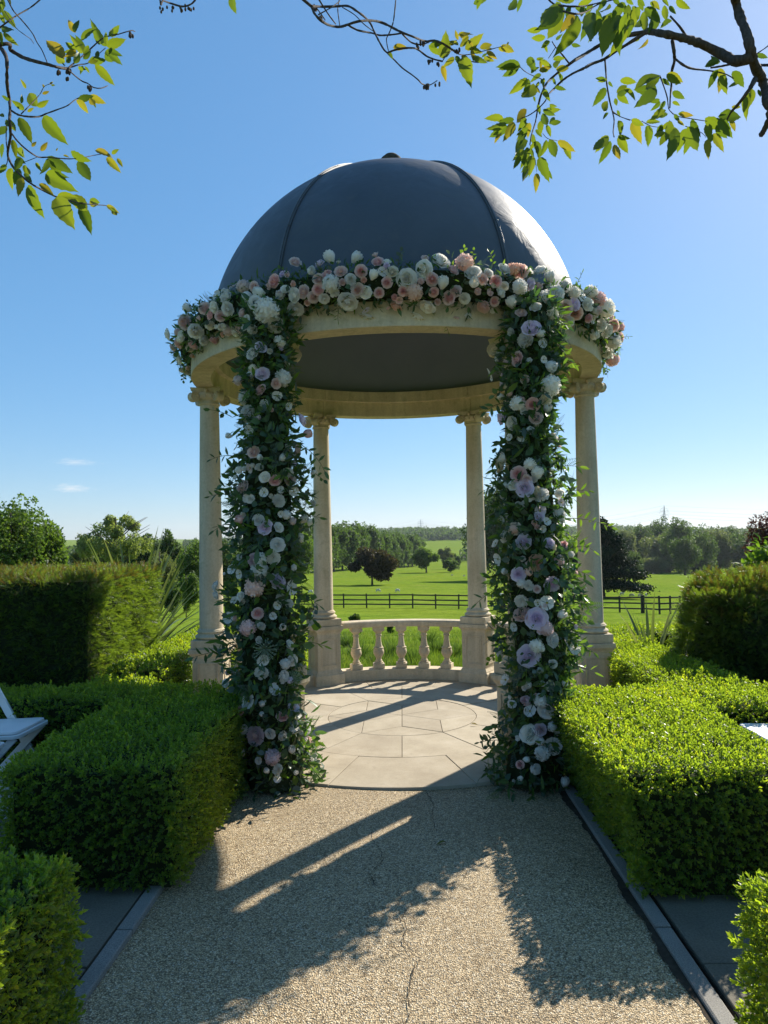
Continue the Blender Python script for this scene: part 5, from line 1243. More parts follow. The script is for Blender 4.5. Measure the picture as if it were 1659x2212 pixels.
leaves(cr_, '''205,790,380,800 170,910,290,830 250,870,385,960 180,920,290,1020 600,740,345,840 600,760,400,890 570,880,370,1040 620,770,700,845 670,720,835,810 720,900,840,970 790,790,740,840 650,990,590,1090 600,995,525,1090 640,1080,510,1170 660,1100,600,1170 720,1000,795,1030 320,1170,440,1240 330,1190,405,1390
460,1200,610,1190 470,1230,510,1430 620,1220,560,1360 660,1290,600,1450 700,1200,600,1280 760,1260,700,1550 850,1260,765,1500 900,1310,840,1520 870,1240,975,1500 910,1170,980,1360 1060,1210,1090,1380 1060,1370,1075,1560y 1120,1310,1220,1470y 1040,1160,1260,1280 1150,1230,1255,1370 1170,1150,1420,1130
1280,1180,1360,1290y 1280,1070,1180,1150 1300,1050,1400,1050y 1470,910,1415,1130 1500,870,1490,1040 1560,880,1590,950 1310,700,1430,850 1190,600,1000,640 1170,680,1050,880 1200,740,1240,890 1190,750,1185,905y 1370,810,1270,850 790,1120,930,1135 770,1190,840,1225y 1540,540,1670,560 690,1180,680,1420 740,1120,790,1200 700,1250,800,1330
690,60,750,135 760,-10,885,115 640,50,660,230 580,130,490,320 400,380,310,400 480,380,390,520 210,370,190,500 300,200,230,400 460,100,430,380 550,100,560,300 700,190,600,270 280,110,330,200 120,120,20,500 330,60,400,180 240,20,170,190 60,150,10,330 380,-10,450,120 520,10,600,90 160,200,130,380 420,180,350,330 620,-10,690,60''', *E_, YR, 0.05, 0.10, 6)

# ================================================================== WHITE FOLDING CHAIRS
def chair(fx, cy, facing, label):
    """fx: x of the seat's front edge, cy: its middle, facing: +1 looks to +x"""
    t = thing('folding_chair', label, 'chair', (fx, cy, 0), 'white folding chairs')
    def X(x): return fx + facing * x
    def bar(name, a, b, w, d, parent=t):
        a = Vector((X(a[0]), cy + a[1], a[2])); b = Vector((X(b[0]), cy + b[1], b[2])); ax = (b - a).normalized(); sd = Vector((0, 1, 0)) if abs(ax.y) < .9 else Vector((1, 0, 0))
        nn = ax.cross(sd).normalized(); sd = nn.cross(ax).normalized(); L = (b - a).length
        Mx = Matrix(((sd.x, nn.x, ax.x, a.x), (sd.y, nn.y, ax.y, a.y), (sd.z, nn.z, ax.z, a.z), (0, 0, 0, 1)))
        m = MB().box((-d / 2, -w / 2, 0), (d / 2, w / 2, L), Mx); me = m.mesh(name, bevel=0.004)
        return link(name, me, MT['plastic'], parent)
    for s_ in (-1, 1):
        bar('back_post', (-0.47, s_ * .205, .82), (0.0, s_ * .205, 0.0), .048, .022)
        bar('rear_leg', (-0.04, s_ * .170, .425), (-0.44, s_ * .170, 0.0), .045, .022)
    bar('stretcher', (-0.075, -.195, .13), (-0.075, .195, .13), .04, .018); bar('stretcher', (-0.36, -.16, .09), (-0.36, .16, .09), .035, .018)
    for z in (.79, .68): bar('back_slat', (-0.47 + (0.82 - z) * .573, -.195, z), (-0.47 + (0.82 - z) * .573, .195, z), .075, .018)
    # seat frame with rounded front corners and a pad
    def outline(x0, x1, w, r):
        P = []
        for cx, cyy, a0 in ((x1 - r, w - r, 0), (x0 + .02, w - .02, 90), (x0 + .02, -w + .02, 180), (x1 - r, -w + r, 270)):
            rr = r if cx == x1 - r else .02
            for k in range(6): a = rad(a0 + 18 * k); P.append((cx + rr * math.cos(a), cyy + rr * math.sin(a)))
        return P
    def plate(name, P, z0, z1, mat, bev):
        m = MB(); n = len(P)
        for z in (z0, z1):
            for p in P: m.v.append((X(p[0]), cy + p[1], z - 0.05 * (-p[0]) * 0.6))
        for i in range(n): m.f.append((i, (i + 1) % n, n + (i + 1) % n, n + i))
        m.f.append(tuple(range(n))[::-1]); m.f.append(tuple(n + i for i in range(n)))
        me = m.mesh(name, bevel=bev)
        bm = bmesh.new(); bm.from_mesh(me); bmesh.ops.recalc_face_normals(bm, faces=bm.faces); bm.to_mesh(me); bm.free()
        return link(name, me, mat, t)
    plate('seat', outline(-0.40, 0.0, 0.20, 0.045), .425, .448, MT['plastic'], .004)
    plate('seat_pad', outline(-0.385, -0.018, 0.182, 0.04), .451, .468, MT['cushion'], .006)
chair(-2.32, -2.005, 1, 'white folding chair at the left edge, the one nearer the temple')
chair(-2.32, -2.515, 1, 'white folding chair cut off by the left edge, nearer the camera')
chair(1.985, -2.36, -1, 'white folding chair whose seat shows above the right hedge')

# ================================================================== COUNTRYSIDE
def tuft(seed, n=4):
    r = random.Random(seed); ts = []
    for k in range(n):
        d = Vector((r.gauss(0, 1), r.gauss(0, 1), r.gauss(0, 1) + .3)).normalized()
        Mx = d.to_track_quat('Y', 'Z').to_matrix().to_4x4() @ Matrix.Rotation(r.uniform(0, 6), 4, 'Y')
        ts.append(xf(kite(0.55 * r.uniform(.7, 1.2), 0.08, r.uniform(.7, 1.1)), Mx))
    return merge_t(ts)
TUFT = [tuft(i) for i in range(3)]
def crown_points(n, shape, seed, K=26):
    """points (unit crown: radius 1 in x,y, height 0..1) with outward directions"""
    g = np.random.default_rng(seed)
    if shape == 'cedar':
        P, N = [], []
        tiers = [(0.17, 1.0), (0.33, .95), (0.49, .86), (0.64, .70), (0.78, .5), (0.90, .3), (0.97, .15)]
        for z, R_ in tiers:
            for a in range(9):
                th = g.uniform(0, 6.28); L = R_ * g.uniform(.6, 1.1); m = max(2, int(n * R_ / 30))
                t = g.random(m) ** .7; w = 0.13 * R_
                x = L * t * math.cos(th) + g.normal(0, w, m); y = L * t * math.sin(th) + g.normal(0, w, m)
                P.append(np.stack([x, y, z + 0.05 * t - 0.05 * t * t * 2 + g.normal(0, .028, m)], 1)); N.append(np.stack([g.normal(0, .3, m), g.normal(0, .3, m), np.ones(m)], 1))
        return np.concatenate(P), np.concatenate(N)
    C = []
    while len(C) < K:
        p = g.uniform(-1, 1, 3)
        if shape == 'column': 
            if np.hypot(p[0], p[1]) < (0.72 if p[2] < .3 else 0.72 * (1 - (p[2] - .3) / .75)): C.append(p)
        elif shape == 'airy':
            if np.linalg.norm(p) < 1 and p[2] > -.5 and np.linalg.norm(p) > .45: C.append(p)
        elif np.linalg.norm(p) < 0.95 and np.linalg.norm(p) > .3: C.append(p)
    C = np.array(C); rad_ = g.uniform(.22, .42, K) * (0.62 if shape == 'airy' else 1.0)
    k = g.integers(0, K, n); d = g.normal(0, 1, (n, 3)); d /= np.linalg.norm(d, axis=1, keepdims=True)
    P = C[k] * np.array([.78, .78, .78]) + d * (rad_[k] * g.random(n) ** .33)[:, None]
    N = d * .8 + P * .5
    P = P.copy(); P[:, 2] = (P[:, 2] + 1) / 2
    return P, N
def crown_mesh(n, shape, seed, W_, H_, card, z0=0.0, flat=0.0, K=26):
    P, N = crown_points(n, shape, seed, K)
    P = P * np.array([W_ / 2, W_ / 2, H_]); P[:, 2] += z0
    if flat: P = P[P[:, 2] > flat]; N = N[:len(P)]
    n = len(P); T = TUFT[seed % 3]
    tint = np.clip(rng.normal(.5, .22, n), 0, 1)
    return scatter('crown', T, P, frames(N + rng.normal(0, .35, N.shape)), card * rng.uniform(.6, 1.3, n), False, tint)
def trunk_mesh(H_, r, top, limbs=5, seed=0, W_=4):
    g = random.Random(seed); m = MB()
    m.tube([(0, 0, -0.3), (0, 0, 0.1 * H_), (g.uniform(-.1, .1) * r * 3, 0, top * .6), (0, 0, top)], [r * 1.35, r, r * .8, r * .35], 8)
    for k in range(limbs):
        a = g.uniform(0, 6.28); z = top * g.uniform(.35, .8); L = W_ * g.uniform(.25, .42)
        m.tube([(0, 0, z), (L * .5 * math.cos(a), L * .5 * math.sin(a), z + L * .45), (L * math.cos(a), L * math.sin(a), z + L * .75)], [r * .45, r * .3, r * .1], 6)
    return m.mesh('trunk', smooth=True)
def tree(name, label, cat, px, py, ytop, wpx, mat, n=2600, card=0.05, shape='round', seed=0, Y=None, group=None, bare=0.12, K=26, tr=0.022, low=None, limbs=5):
    """stands where photo pixel (px,py) meets the ground (or at depth Y); top at pixel row ytop, width wpx"""
    if Y is None: b = ground_hit(px, py)
    else:
        p = at(px, py, Y); b = Vector((p.x, Y, float(terr(p.x, Y))))
    dist = b.y - CAM[1]; zt = at(px, ytop, b.y).z; H_ = zt - b.z; W_ = wpx * dist / FPX
    t = thing(name, label, cat, b, group); t.rotation_euler = (0, 0, 0)
    cz = H_ * bare if low is None else at(px, low, b.y).z - b.z
    ch = H_ - cz
    tm_ = link('trunk', trunk_mesh(H_, H_ * tr, H_ * .85, limbs, seed, W_), MT['bark']); tm_.parent = t
    cm = link('crown', crown_mesh(n, shape, seed, W_, ch, card * max(W_, ch * .6), cz, 0, K), MT[mat]); cm.parent = t
    return t
def bush(label, px, py, ytop, wpx, mat, n=900, card=0.12, seed=0, Y=None, name='shrub'):
    return tree(name, label, 'shrub', px, py, ytop, wpx, mat, n, card, 'round', seed, Y, 'shrubs in the countryside', 0.0, 14, 0.01, None, 2)

tree('copper_beech', 'dark copper beech standing alone in the sheep field', 'tree', 804, 1264, 1183, 116, 't_copper', 5200, 0.048, 'round', 6, None, None, 0.08, 22, 0.026)
tree('oak_tree', 'round green oak at the far side of the field, right of the copper beech', 'tree', 921, 1237, 1181, 64, 't_green', 3200, 0.06, 'round', 3, None, None, 0.14, 26, 0.03)
bush('low bush just right of the round oak', 972, 1236, 1205, 34, 't_green', 1200, 0.09, 4)
bush('grey-green trees in the far hedgerow above the low bush', 962, 1222, 1178, 42, 't_olive', 1600, 0.07, 5, 420)
bush('small far bush between the oak and the back right pillar', 985, 1225, 1193, 24, 't_dark', 900, 0.09, 6, 430)
tree('broad_tree', 'tall dark broad-leaved tree behind the right flower column', 'tree', 1090, 1254, 1050, 172, 't_dark', 7500, 0.036, 'round', 7, None, None, 0.06, 44, 0.02)
# avenue of limes
row = [crown_mesh(3000, 'round', 20 + k, 17.0, 21.5, 1.0, 0.6, 0, 34) for k in range(4)]
for me in row: me.materials.append(MT['t_lime'])
rt = trunk_mesh(22, 0.4, 18, 3, 1, 8); rt.materials.append(MT['bark'])
NR = 21
for k in range(NR):
    y = 235 + (520 - 235) * (k / (NR - 1)) ** 1.15; x = -44 + (10.5 + 44) * (y - 235) / 285
    z = float(terr(x, y))
    t = thing('lime_tree', 'lime tree in the long avenue row, %s from the near end' % ['first', 'second', 'third', 'fourth', 'fifth', 'sixth', 'seventh', 'eighth', 'ninth', 'tenth', 'eleventh', 'twelfth', 'thirteenth', 'fourteenth', 'fifteenth', 'sixteenth', 'seventeenth', 'eighteenth', 'nineteenth', 'twentieth', 'last'][k], 'tree', (x, y, z), 'avenue of lime trees')
    s_ = random.uniform(.93, 1.08) * (1.02 if k < 10 else 1.05); t.scale = (s_, s_, s_ * 1.0); t.rotation_euler = (0, 0, random.uniform(0, 6.28))
    for nm, me in (('crown', row[k % 4]), ('trunk', rt)):
        o = link(nm, me); o.parent = t
# left-hand trees
LG = 'trees on the left beyond the yew'
tree('broad_tree', 'large bright green tree at the left edge of the picture', 'tree', 22, 1280, 1068, 215, 't_green', 9000, 0.034, 'round', 8, 42, LG, 0.0, 60)
tree('broad_tree', 'rounded green tree stepping down beside the left edge tree', 'tree', 102, 1280, 1104, 120, 't_green', 5200, 0.05, 'round', 9, 44, LG, 0.0, 40)
tree('willow_tree', 'airy pale willow with sky showing between its limbs', 'tree', 250, 1270, 1086, 182, 't_pale', 4200, 0.028, 'airy', 10, 78, LG, 0.18, 22, 0.016, None, 16)
tree('broad_tree', 'thin dark tree left of the pale willow', 'tree', 180, 1262, 1142, 60, 't_olive', 900, 0.06, 'airy', 11, 80, LG, 0.1, 20)
tree('broad_tree', 'dark tree behind the foot of the pale willow', 'tree', 235, 1265, 1168, 150, 't_dark', 3000, 0.05, 'round', 31, 95, LG, 0.0, 30)
tree('broad_tree', 'dark rounded tree right of the pale willow', 'tree', 318, 1262, 1148, 70, 't_dark', 2400, 0.06, 'round', 12, 96, LG, 0.0, 26)
tree('broad_tree', 'dark tree with a pointed crown left of the left pillar', 'tree', 370, 1262, 1138, 62, 't_dark', 2400, 0.06, 'round', 13, 96, LG, 0.0, 26)
tree('broad_tree', 'olive grey tree in front of the dark trees left of the pillar', 'tree', 345, 1272, 1172, 82, 't_olive', 2800, 0.05, 'round', 14, 70, LG, 0.0, 28)
tree('broad_tree', 'green tree half hidden by the left pillar', 'tree', 420, 1270, 1160, 84, 't_green', 2800, 0.05, 'round', 15, 82, LG, 0.0, 28)
tree('broad_tree', 'dark tree seen between the left pillar and the left flower column', 'tree', 492, 1270, 1162, 92, 't_dark', 2800, 0.05, 'round', 16, 105, LG, 0.0, 28)
tree('broad_tree', 'dark tree behind the left flower column', 'tree', 572, 1270, 1150, 120, 't_dark', 2800, 0.05, 'round', 17, 130, LG, 0.0, 28)
tree('broad_tree', 'green tree showing right of the left flower column', 'tree', 640, 1262, 1140, 110, 't_green', 2800, 0.05, 'round', 18, 170, LG, 0.0, 28)
bush('bright leafy shrub beside the left pillar by the fence', 402, 1290, 1225, 66, 't_green', 2200, 0.07, 19, 40)
bush('dark shrub between the yew block and the left pillar', 372, 1290, 1248, 60, 't_dark', 1500, 0.08, 32, 44)
# right-hand wood
RGp = 'trees of the wood on the right'
rw = [(150, 470, 760, 190, 't_dark', 'dark wood tree just left of the right pillar'), (450, 400, 740, 170, 't_dark', 'wood tree behind the cedar top'), (560, 392, 700, 150, 't_olive', 'hazy wood tree second right of the right pillar'), (685, 318, 720, 190, 't_dark', 'tall dark wood tree left of the hill pylon'),
      (845, 300, 700, 200, 't_dark', 'tall wood tree directly below the hill pylon'), (965, 308, 700, 190, 't_dark', 'flat-topped wood tree right of the hill pylon'), (900, 376, 770, 310, 't_olive', 'broad pale wood tree in front of the pylon trees'), (765, 615, 765, 165, 't_olive', 'low rounded bush at the foot of the wood'),
      (1105, 535, 778, 160, 't_olive', 'small pale wood tree right of the broad one'), (1245, 480, 785, 260, 't_dark', 'rounded dark wood tree low on the right'), (1140, 372, 700, 180, 't_dark', 'wood tree in the skyline beyond the broad pale one'), (1280, 360, 700, 180, 't_olive', 'skyline wood tree left of the purple tree'),
      (1400, 382, 740, 190, 't_dark', 'skyline wood tree close to the purple tree'), (1540, 400, 760, 220, 't_dark', 'wood tree behind the purple tree'), (320, 430, 740, 170, 't_olive', 'wood tree behind the right pillar'), (1020, 430, 760, 190, 't_dark', 'dark wood tree beside the broad pale one'), (600, 560, 740, 130, 't_dark', 'dark wood tree beyond the cedar')]
for i, (cx, ct, cb, w, mt, lb) in enumerate(rw):
    px, ytop, py = (1800 + cx * .422) / K25, (1550 + ct * .422) / K25, (1550 + cb * .422) / K25
    tree('wood_tree', lb, 'tree', px, py, ytop, w * .422 / K25 * 1.5, mt, 4200, 0.042, 'round', 40 + i, 300 + 25 * (i % 5) + (60 if ct < 400 else 0), RGp, -0.06, 44)
tree('cedar_tree', 'dark spreading cedar beside the right pillar', 'tree', 1303, 1291, 1128, 172, 't_cedar', 12000, 0.034, 'cedar', 3, None, None, 0.0, 26, 0.025, None, 8)
# far wooded hill, one mass
def far_wood():
    P = []
    g = np.random.default_rng(5)
    for (x0, x1, y0, y1, n, h) in ((-500, 900, 1350, 1950, 700, 14), (20, 260, 1250, 1400, 160, 15), (60, 500, 620, 700, 110, 13), (-700, -60, 560, 760, 260, 16), (230, 700, 520, 680, 160, 16)):
        for k in range(n):
            x, y = g.uniform(x0, x1), g.uniform(y0, y1); z = float(terr(x, y)); hh = h * g.uniform(.7, 1.25)
            m = 26; d = g.normal(0, 1, (m, 3)); d /= np.linalg.norm(d, axis=1, keepdims=True)
            P.append(np.array([x, y, z + hh * .5]) + d * np.array([hh * .45, hh * .45, hh * .5]))
    P = np.concatenate(P); n = len(P)
    link('far_wood', scatter('far_wood', TUFT[0], P, frames(rng.normal(0, 1, P.shape) + np.array([0, 0, .6])), 4.2 * rng.uniform(.6, 1.3, n)), MT['t_dark'], None, 'stuff')
far_wood()
o = bpy.data.objects['far_wood']; tag(o, 'far wooded hillside on the horizon', 'woodland')
# pale far field
def far_field():
    q = [(945, 1201), (1010, 1199), (1010, 1183), (985, 1181), (950, 1186)]
    V = []
    for (x, y) in q:
        g = ground_hit(x, y); V.append(g + Vector((0, 0, .6)))
    c = sum(V, Vector()) / len(V)
    me = bpy.data.meshes.new('field'); n = len(V); VV = [c] + V
    me.from_pydata([tuple(v) for v in VV], [], [(0, 1 + i, 1 + (i + 1) % n) for i in range(n)]); me.update()
    link('field', me, m_simple('pale_crop', (0.20, 0.22, 0.07), (0.26, 0.27, 0.10), .05, .9, .1), None, 'structure')

# post and rail fence ----------------------------------------------------------
def fence():
    t = thing('field_fence', 'dark three-rail timber fence running across the sheep field', 'fence', ground_hit(841, 1314))
    bx = [395, 493, 643, 891, 1040, 1200, 1300, 1402]; by = [1307, 1309, 1313, 1314, 1316.5, 1320, 1322, 1325]
    P = [ground_hit(x, float(np.interp(x, bx, by))) for x in np.arange(394.6, 1403, 49.7)]
    P2 = [P[-1]] + [ground_hit(x, y) for x, y in ((1425, 1327), (1448, 1326.5), (1470, 1325), (1492, 1324), (1514, 1323))]
    pm = MB().box((-.06, -.05, -.3), (.06, .05, 1.28)).mesh('post', bevel=0.01); pm.materials.append(MT['fence'])
    for i, p in enumerate(P + P2[1:]):
        o = link('post', pm, None, t); o.location = p; o.rotation_euler = (random.uniform(-.02, .02), random.uniform(-.02, .02), random.uniform(-.1, .1))
        if i == len(P) - 1: o.scale = (2.0, 2.0, 1.05)
    for L in (P, P2):
        for a, b in zip(L[:-1], L[1:]):
            for h in (1.17, 0.74, 0.34):
                m = MB(); d = (b - a); n = Vector((-d.y, d.x, 0)).normalized() * .02; off = Vector((0, -.07, 0))
                q0 = a + off + Vector((0, 0, h + random.uniform(-.02, .02))); q1 = b + off + Vector((0, 0, h + random.uniform(-.02, .02))); u = Vector((0, 0, .055))
                m.v = [tuple(v) for v in (q0 - n - u, q1 - n - u, q1 + n - u, q0 + n - u, q0 - n + u, q1 - n + u, q1 + n + u, q0 + n + u)]
                m.f = [(0, 3, 2, 1), (4, 5, 6, 7), (0, 1, 5, 4), (1, 2, 6, 5), (2, 3, 7, 6), (3, 0, 4, 7)]
                link('rail', m.mesh('rail'), MT['fence'], t)
fence()

# sheep --------------------------------------------------------------------------
def sheep_mesh(graze):
    V = [(0, 0, .62), (.32, 0, .64), (.48, 0, .66), (-.32, 0, .62), (-.46, 0, .60)]; E_s = [(0, 1), (1, 2), (0, 3), (3, 4)]; R_ = [.26, .25, .20, .25, .18]
    if graze: hd = [((.62, 0, .45), .11), ((.72, 0, .20), .08), ((.80, 0, .08), .05)]
    else: hd = [((.60, 0, .82), .11), ((.74, 0, .90), .10), ((.88, 0, .82), .06)]
    prev = 2
    for p, r in hd: V.append(p); R_.append(r); E_s.append((prev, len(V) - 1)); prev = len(V) - 1
    for a, s_x, s_y in ((1, .34, .13), (1, .34, -.13), (3, -.34, .13), (3, -.34, -.13)):
        V.append((s_x, s_y, .36)); R_.append(.075); E_s.append((a, len(V) - 1)); k = len(V) - 1
        V.append((s_x + .01, s_y, .02)); R_.append(.04); E_s.append((k, len(V) - 1))
    me = bpy.data.meshes.new('sheep'); me.from_pydata(V, E_s, []); me.update()
    o = bpy.data.objects.new('sheep_tmp', me); COL.objects.link(o)
    sk = o.modifiers.new('skin', 'SKIN'); 
    for i, v in enumerate(me.skin_vertices[0].data): v.radius = (R_[i], R_[i]); v.use_root = (i == 0)
    ss = o.modifiers.new('sub', 'SUBSURF'); ss.levels = 1; ss.render_levels = 1
    dg = bpy.context.evaluated_depsgraph_get(); out = bpy.data.meshes.new_from_object(o.evaluated_get(dg)); out.name = 'sheep'
    bpy.data.objects.remove(o); out.polygons.foreach_set('use_smooth', np.ones(len(out.polygons), bool)); out.materials.clear(); out.materials.append(MT['wool']); return out
SHM = [sheep_mesh(True), sheep_mesh(False)]
for px, py, k, rz, lb in ((816, 1280, 0, .2, 'white sheep grazing below the copper beech, left of the pair'), (860, 1280, 0, 2.9, 'white sheep grazing below the copper beech, right of the pair'), (976, 1244, 0, .4, 'tiny far sheep near the low bush'), (1002, 1246, 1, .1, 'tiny far sheep beside the back right pillar'),
    (1068, 1293, 0, .3, 'sheep grazing behind the fence right of the back right pillar'), (1086, 1291, 1, 2.8, 'sheep standing behind the fence by the right flower column'), (1343, 1287, 1, .2, 'sheep below the cedar, leftmost of four'), (1366, 1291, 0, 2.9, 'sheep lying low second from the cedar'),
    (1382, 1291, 0, .3, 'sheep grazing third from the cedar'), (1396, 1290, 1, 1.2, 'sheep facing the fence, farthest right of four'), (670, 1283, 0, .5, 'sheep grazing between the left flower column and the back left pillar')):
    o = link('sheep', SHM[k]); o.location = ground_hit(px, py); o.rotation_euler = (0, 0, rz); o.scale = (0.62,) * 3
    tag(o, lb, 'sheep', 'sheep in the field')

# pylons and wires -----------------------------------------------------------------
def pylon(px, ytop, Y, label):
    p = at(px, ytop, Y); H_ = 46.0; b = Vector((p.x, Y, p.z - H_))
    t = thing('electricity_pylon', label, 'pylon', b, 'electricity pylons')
    m = MB(); r = 0.30
    def w(z): return 4.2 * (1 - z / 30) + 1.3 if z < 28 else 1.3 * (1 - (z - 28) / 20)
    zs = [0, 7, 13, 18, 23, 28, 33, 38, 42, 46]
    for sx in (-1, 1):
        for sy in (-1, 1): m.tube([(sx * w(z), sy * w(z), z) for z in zs], r, 4)
    for z0, z1 in zip(zs[:-1], zs[1:]):
        for s_ in (-1, 1):
            m.tube([(-w(z0), s_ * w(z0), z0), (w(z1), s_ * w(z1), z1)], r * .6, 3); m.tube([(w(z0), s_ * w(z0), z0), (-w(z1), s_ * w(z1), z1)], r * .6, 3)
            m.tube([(s_ * w(z0), -w(z0), z0), (s_ * w(z1), w(z1), z1)], r * .6, 3)
    o = link('lattice_tower', m.mesh('lattice_tower'), MT['steel']); o.parent = t
    tips = []
    for z, L in ((28, 7.5), (34, 9.0), (40, 6.5)):
        for s_ in (-1, 1):
            m = MB(); m.tube([(s_ * 1.2, 0, z), (s_ * L, 0, z)], r * .8, 4); m.tube([(s_ * 1.0, 0, z + 2.6), (s_ * L, 0, z)], r * .7, 4)
            m.tube([(s_ * L, 0, z), (s_ * L, 0, z - 3)], r * .7, 4)
            o = link('cross_arm', m.mesh('cross_arm'), MT['steel']); o.parent = t; tips.append(b + Vector((s_ * L, 0, z - 3)))
    tips.append(b + Vector((0, 0, 46))); return tips
t1 = pylon(908.5, 1122, 1900, 'small lattice pylon on the horizon seen through the temple')
t2 = pylon(1434.5, 1092, 1300, 'lattice pylon above the wood on the right')
def wires(ta, tb, sag, label):
    t = thing('power_line', label, 'power line', ta[-1], 'power lines')
    for a, b in zip(ta, tb):
        pts = [a.lerp(b, k / 24) - Vector((0, 0, sag * 4 * (k / 24) * (1 - k / 24))) for k in range(25)]
        link('wire', MB().tube(pts, 0.17, 3).mesh('wire'), MT['steel'], t)
wires(t1, t2, 26, 'power line sagging between the two pylons')
wires(t2, [q + Vector((520, -250, -6)) for q in t2], 14, 'power line running right from the pylon above the wood')
wires(t1, [q + Vector((-620, 300, -30)) for q in t1], 22, 'power line running left from the horizon pylon')

# purple tree and laurel at the right edge -------------------------------------------
def near_crown(root, name, c, rx, ry, rz, n, T, size, mat, K=22, seed=0, sp=1.0):
    g = np.random.default_rng(seed); C_ = g.normal(0, 1, (K, 3)); C_ /= np.linalg.norm(C_, axis=1, keepdims=True); C_ *= g.uniform(.35, 1, K)[:, None]
    k = g.integers(0, K, n); d = g.normal(0, 1, (n, 3)); d /= np.linalg.norm(d, axis=1, keepdims=True)
    P = (C_[k] * .8 + d * (g.random(n) ** .4 * .34 * sp)[:, None]) * np.array([rx, ry, rz]) + np.array(c)
    ok = P[:, 2] > .05; P, d = P[ok], d[ok]
    Yd = d + g.normal(0, .5, d.shape); Yd[:, 2] -= .2
    link(name, scatter(name, T, P, frames_y(Yd, d + np.array([0, 0, .8]) + g.normal(0, .4, d.shape)), size * g.uniform(.6, 1.3, len(P)), True), MT[mat], root, 'stuff')
    for q in range(K):
        if C_[q][2] > -.6: link('branch', MB().tube([(c[0], c[1], .1), (c[0] + C_[q][0] * rx * .35, c[1] + C_[q][1] * ry * .35, c[2] - rz * .35), tuple(np.array(c) + C_[q] * .8 * np.array([rx, ry, rz]))], [.03, .016, .005], 5).mesh('branch'), MT['bark'], root)
pt_ = at(1668, 1150, 7.0)
t = thing('purple_tree', 'small purple-leaved tree at the right edge above the laurel', 'tree', (pt_.x, 7.0, float(terr(pt_.x, 7))))
near_crown(t, 'leaves', (pt_.x + .15, 7.0, pt_.z - .1), .62, .7, .75, 5200, OV_L, 0.07, 't_red', 34, 3, .8)
p = at(1640, 1235, 1.9)
t = thing('laurel_shrub', 'glossy bright green laurel showing over the right yew mound', 'shrub', (p.x, 1.9, 0))
near_crown(t, 'leaves', (p.x + .1, 1.9, .95), .66, .5, .62, 5200, OV_L, 0.105, 't_laurel', 24, 4)
# tufts in the near field
for px, py, h, lb in ((765, 1338, .75, 'dark conical weed tuft behind the rail, left of centre'), (1009, 1336, .6, 'dark conical weed tuft behind the rail, right of centre'), (842, 1335, .35, 'small tuft in the grass just above the rail')):
    p = at(px, py, 19.0); b = Vector((p.x, 19.0, float(terr(p.x, 19))))
    t = thing('weed_tuft', lb, 'plant', b, 'weed tufts')
    m_ = crown_mesh(420, 'column', 5, h * .75, h, .12 * h + .05, 0.0, 0, 12); o = link('stems', m_, MT['t_dark']); o.parent = t

for k, (px, Y, h, lb) in enumerate(((690, 7.5, .30, 'grass tussock left of the back left pedestal'), (775, 6.0, .34, 'dark tussock behind the first and second balusters'), (840, 7.2, .30, 'dark tussock behind the second and third balusters'), (893, 4.6, .30, 'rounded tussock behind the fourth baluster'),
    (945, 8.0, .32, 'dark tussock behind the fourth and fifth balusters'), (985, 6.6, .28, 'tussock beside the back right pedestal'), (815, 4.4, .24, 'low tussock at the foot of the second baluster'), (925, 11.0, .36, 'far tussock above the balusters on the right'), (752, 10.5, .36, 'far tussock above the balusters on the left'))):
    p = at(px, 1400, Y); b = Vector((p.x, Y, float(terr(p.x, Y))))
    t = thing('grass_tussock', lb, 'grass', b, 'grass tussocks')
    g = np.random.default_rng(k); n = 260; a = g.uniform(0, 6.28, n); D = np.stack([np.cos(a), np.sin(a), g.uniform(.5, 3, n)], 1)
    o = link('blades', scatter('blades', ([(-.03, 0, 0), (.03, 0, 0), (.05, .25, 1.0)], [(0, 1, 2)]), np.stack([np.cos(a) * .1 * g.random(n), np.sin(a) * .1 * g.random(n), np.zeros(n)], 1), frames(D), h * g.uniform(.6, 1.2, n)), MT['t_dark']); o.parent = t
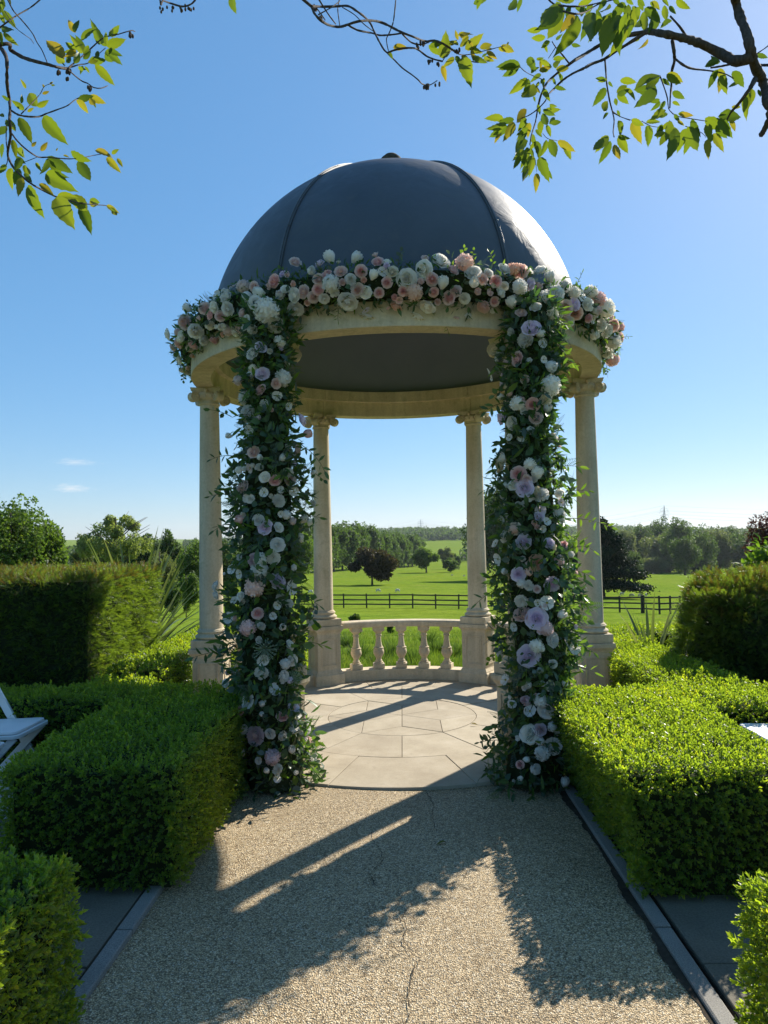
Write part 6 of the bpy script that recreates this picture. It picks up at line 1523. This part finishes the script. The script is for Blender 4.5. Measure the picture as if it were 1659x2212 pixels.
# meadow grass behind the balustrade ---------------------------------------------------
def grass():
    g = np.random.default_rng(9); n = 70000
    y = 2.0 + (g.random(n) ** 1.8) * 20; x = g.uniform(-1, 1, n) * (2.2 + (y + 6.5) * .36)
    cl_ = np.sin(x * 2.3 + 1) * np.cos(y * 1.9) + .6 * np.sin(x * 5.1 + y * 4.3)
    h = (0.085 + 0.06 * cl_.clip(-.8, 1.6) + .06 * g.random(n)) * np.interp(y, [2, 5, 22], [1.35, 1.1, .9])
    far = ~((x > 1.9) & (y < 2.3)); x, y, h = x[far], y[far], h[far]; n = len(x)
    z = terr(x, y)
    T = ([(-.03, 0, 0), (.03, 0, 0), (.0, .10, 1.0)], [(0, 1, 2)])
    P = np.stack([x, y, z - .01], 1); D = np.stack([g.normal(0, .32, n), g.normal(0, .32, n), np.ones(n)], 1)
    sc = h
    o = link('meadow_grass', scatter('meadow_grass', ([(-.045, 0, 0), (.045, 0, 0), (.10, .12, 1.0)], [(0, 1, 2)]), P, frames(D), sc, False, np.clip(g.normal(.5, .2, n) + .28 * np.sin(x * 1.7 + 2) * np.cos(y * 1.3), 0, 1)), leaf_mat('grass_blade', [(0.050, 0.095, 0.018), (0.09, 0.15, 0.022), (0.13, 0.19, 0.028), (0.20, 0.22, 0.07)], .35, (1.2, 1.2, .5), .5, .25, tmul=1.5), None, 'stuff')
    tag(o, 'long meadow grass behind the balustrade', 'grass')
grass()
# fallen leaves
for px, py, z, lb in ((963, 1822, -0.012, 'pale fallen leaf lying on the gravel in the shade'), (1018, 1566, 0.006, 'small fallen leaf on the stone floor near the inner ring')):
    o = link('fallen_leaf', CHL[2].copy()); o.data.materials.clear(); o.data.materials.append(MT['cherryy'])
    p = atz(px, py, z); o.location = p + Vector((0, 0, .012)); o.rotation_euler = (0.05, 0.1, random.uniform(0, 6)); o.scale = (.05, .06, .05); tag(o, lb, 'leaf')
# air ------------------------------------------------------------------------------------
def haze():
    me = MB().box((-6600, -90, -60), (6600, 5200, 125)).mesh('haze')
    t = NT('haze_air'); v = t.n('ShaderNodeVolumePrincipled'); v.inputs['Color'].default_value = (0.80, 0.88, 1.0, 1)
    v.inputs['Density'].default_value = 0.00006; v.inputs['Anisotropy'].default_value = 0.35
    t.l(v.outputs[0], t.out.inputs['Volume'])
    link('haze', me, t.m, None, 'stuff')
haze()
print('TRIS', sum(len(m.polygons) for m in bpy.data.meshes), len(bpy.data.objects))
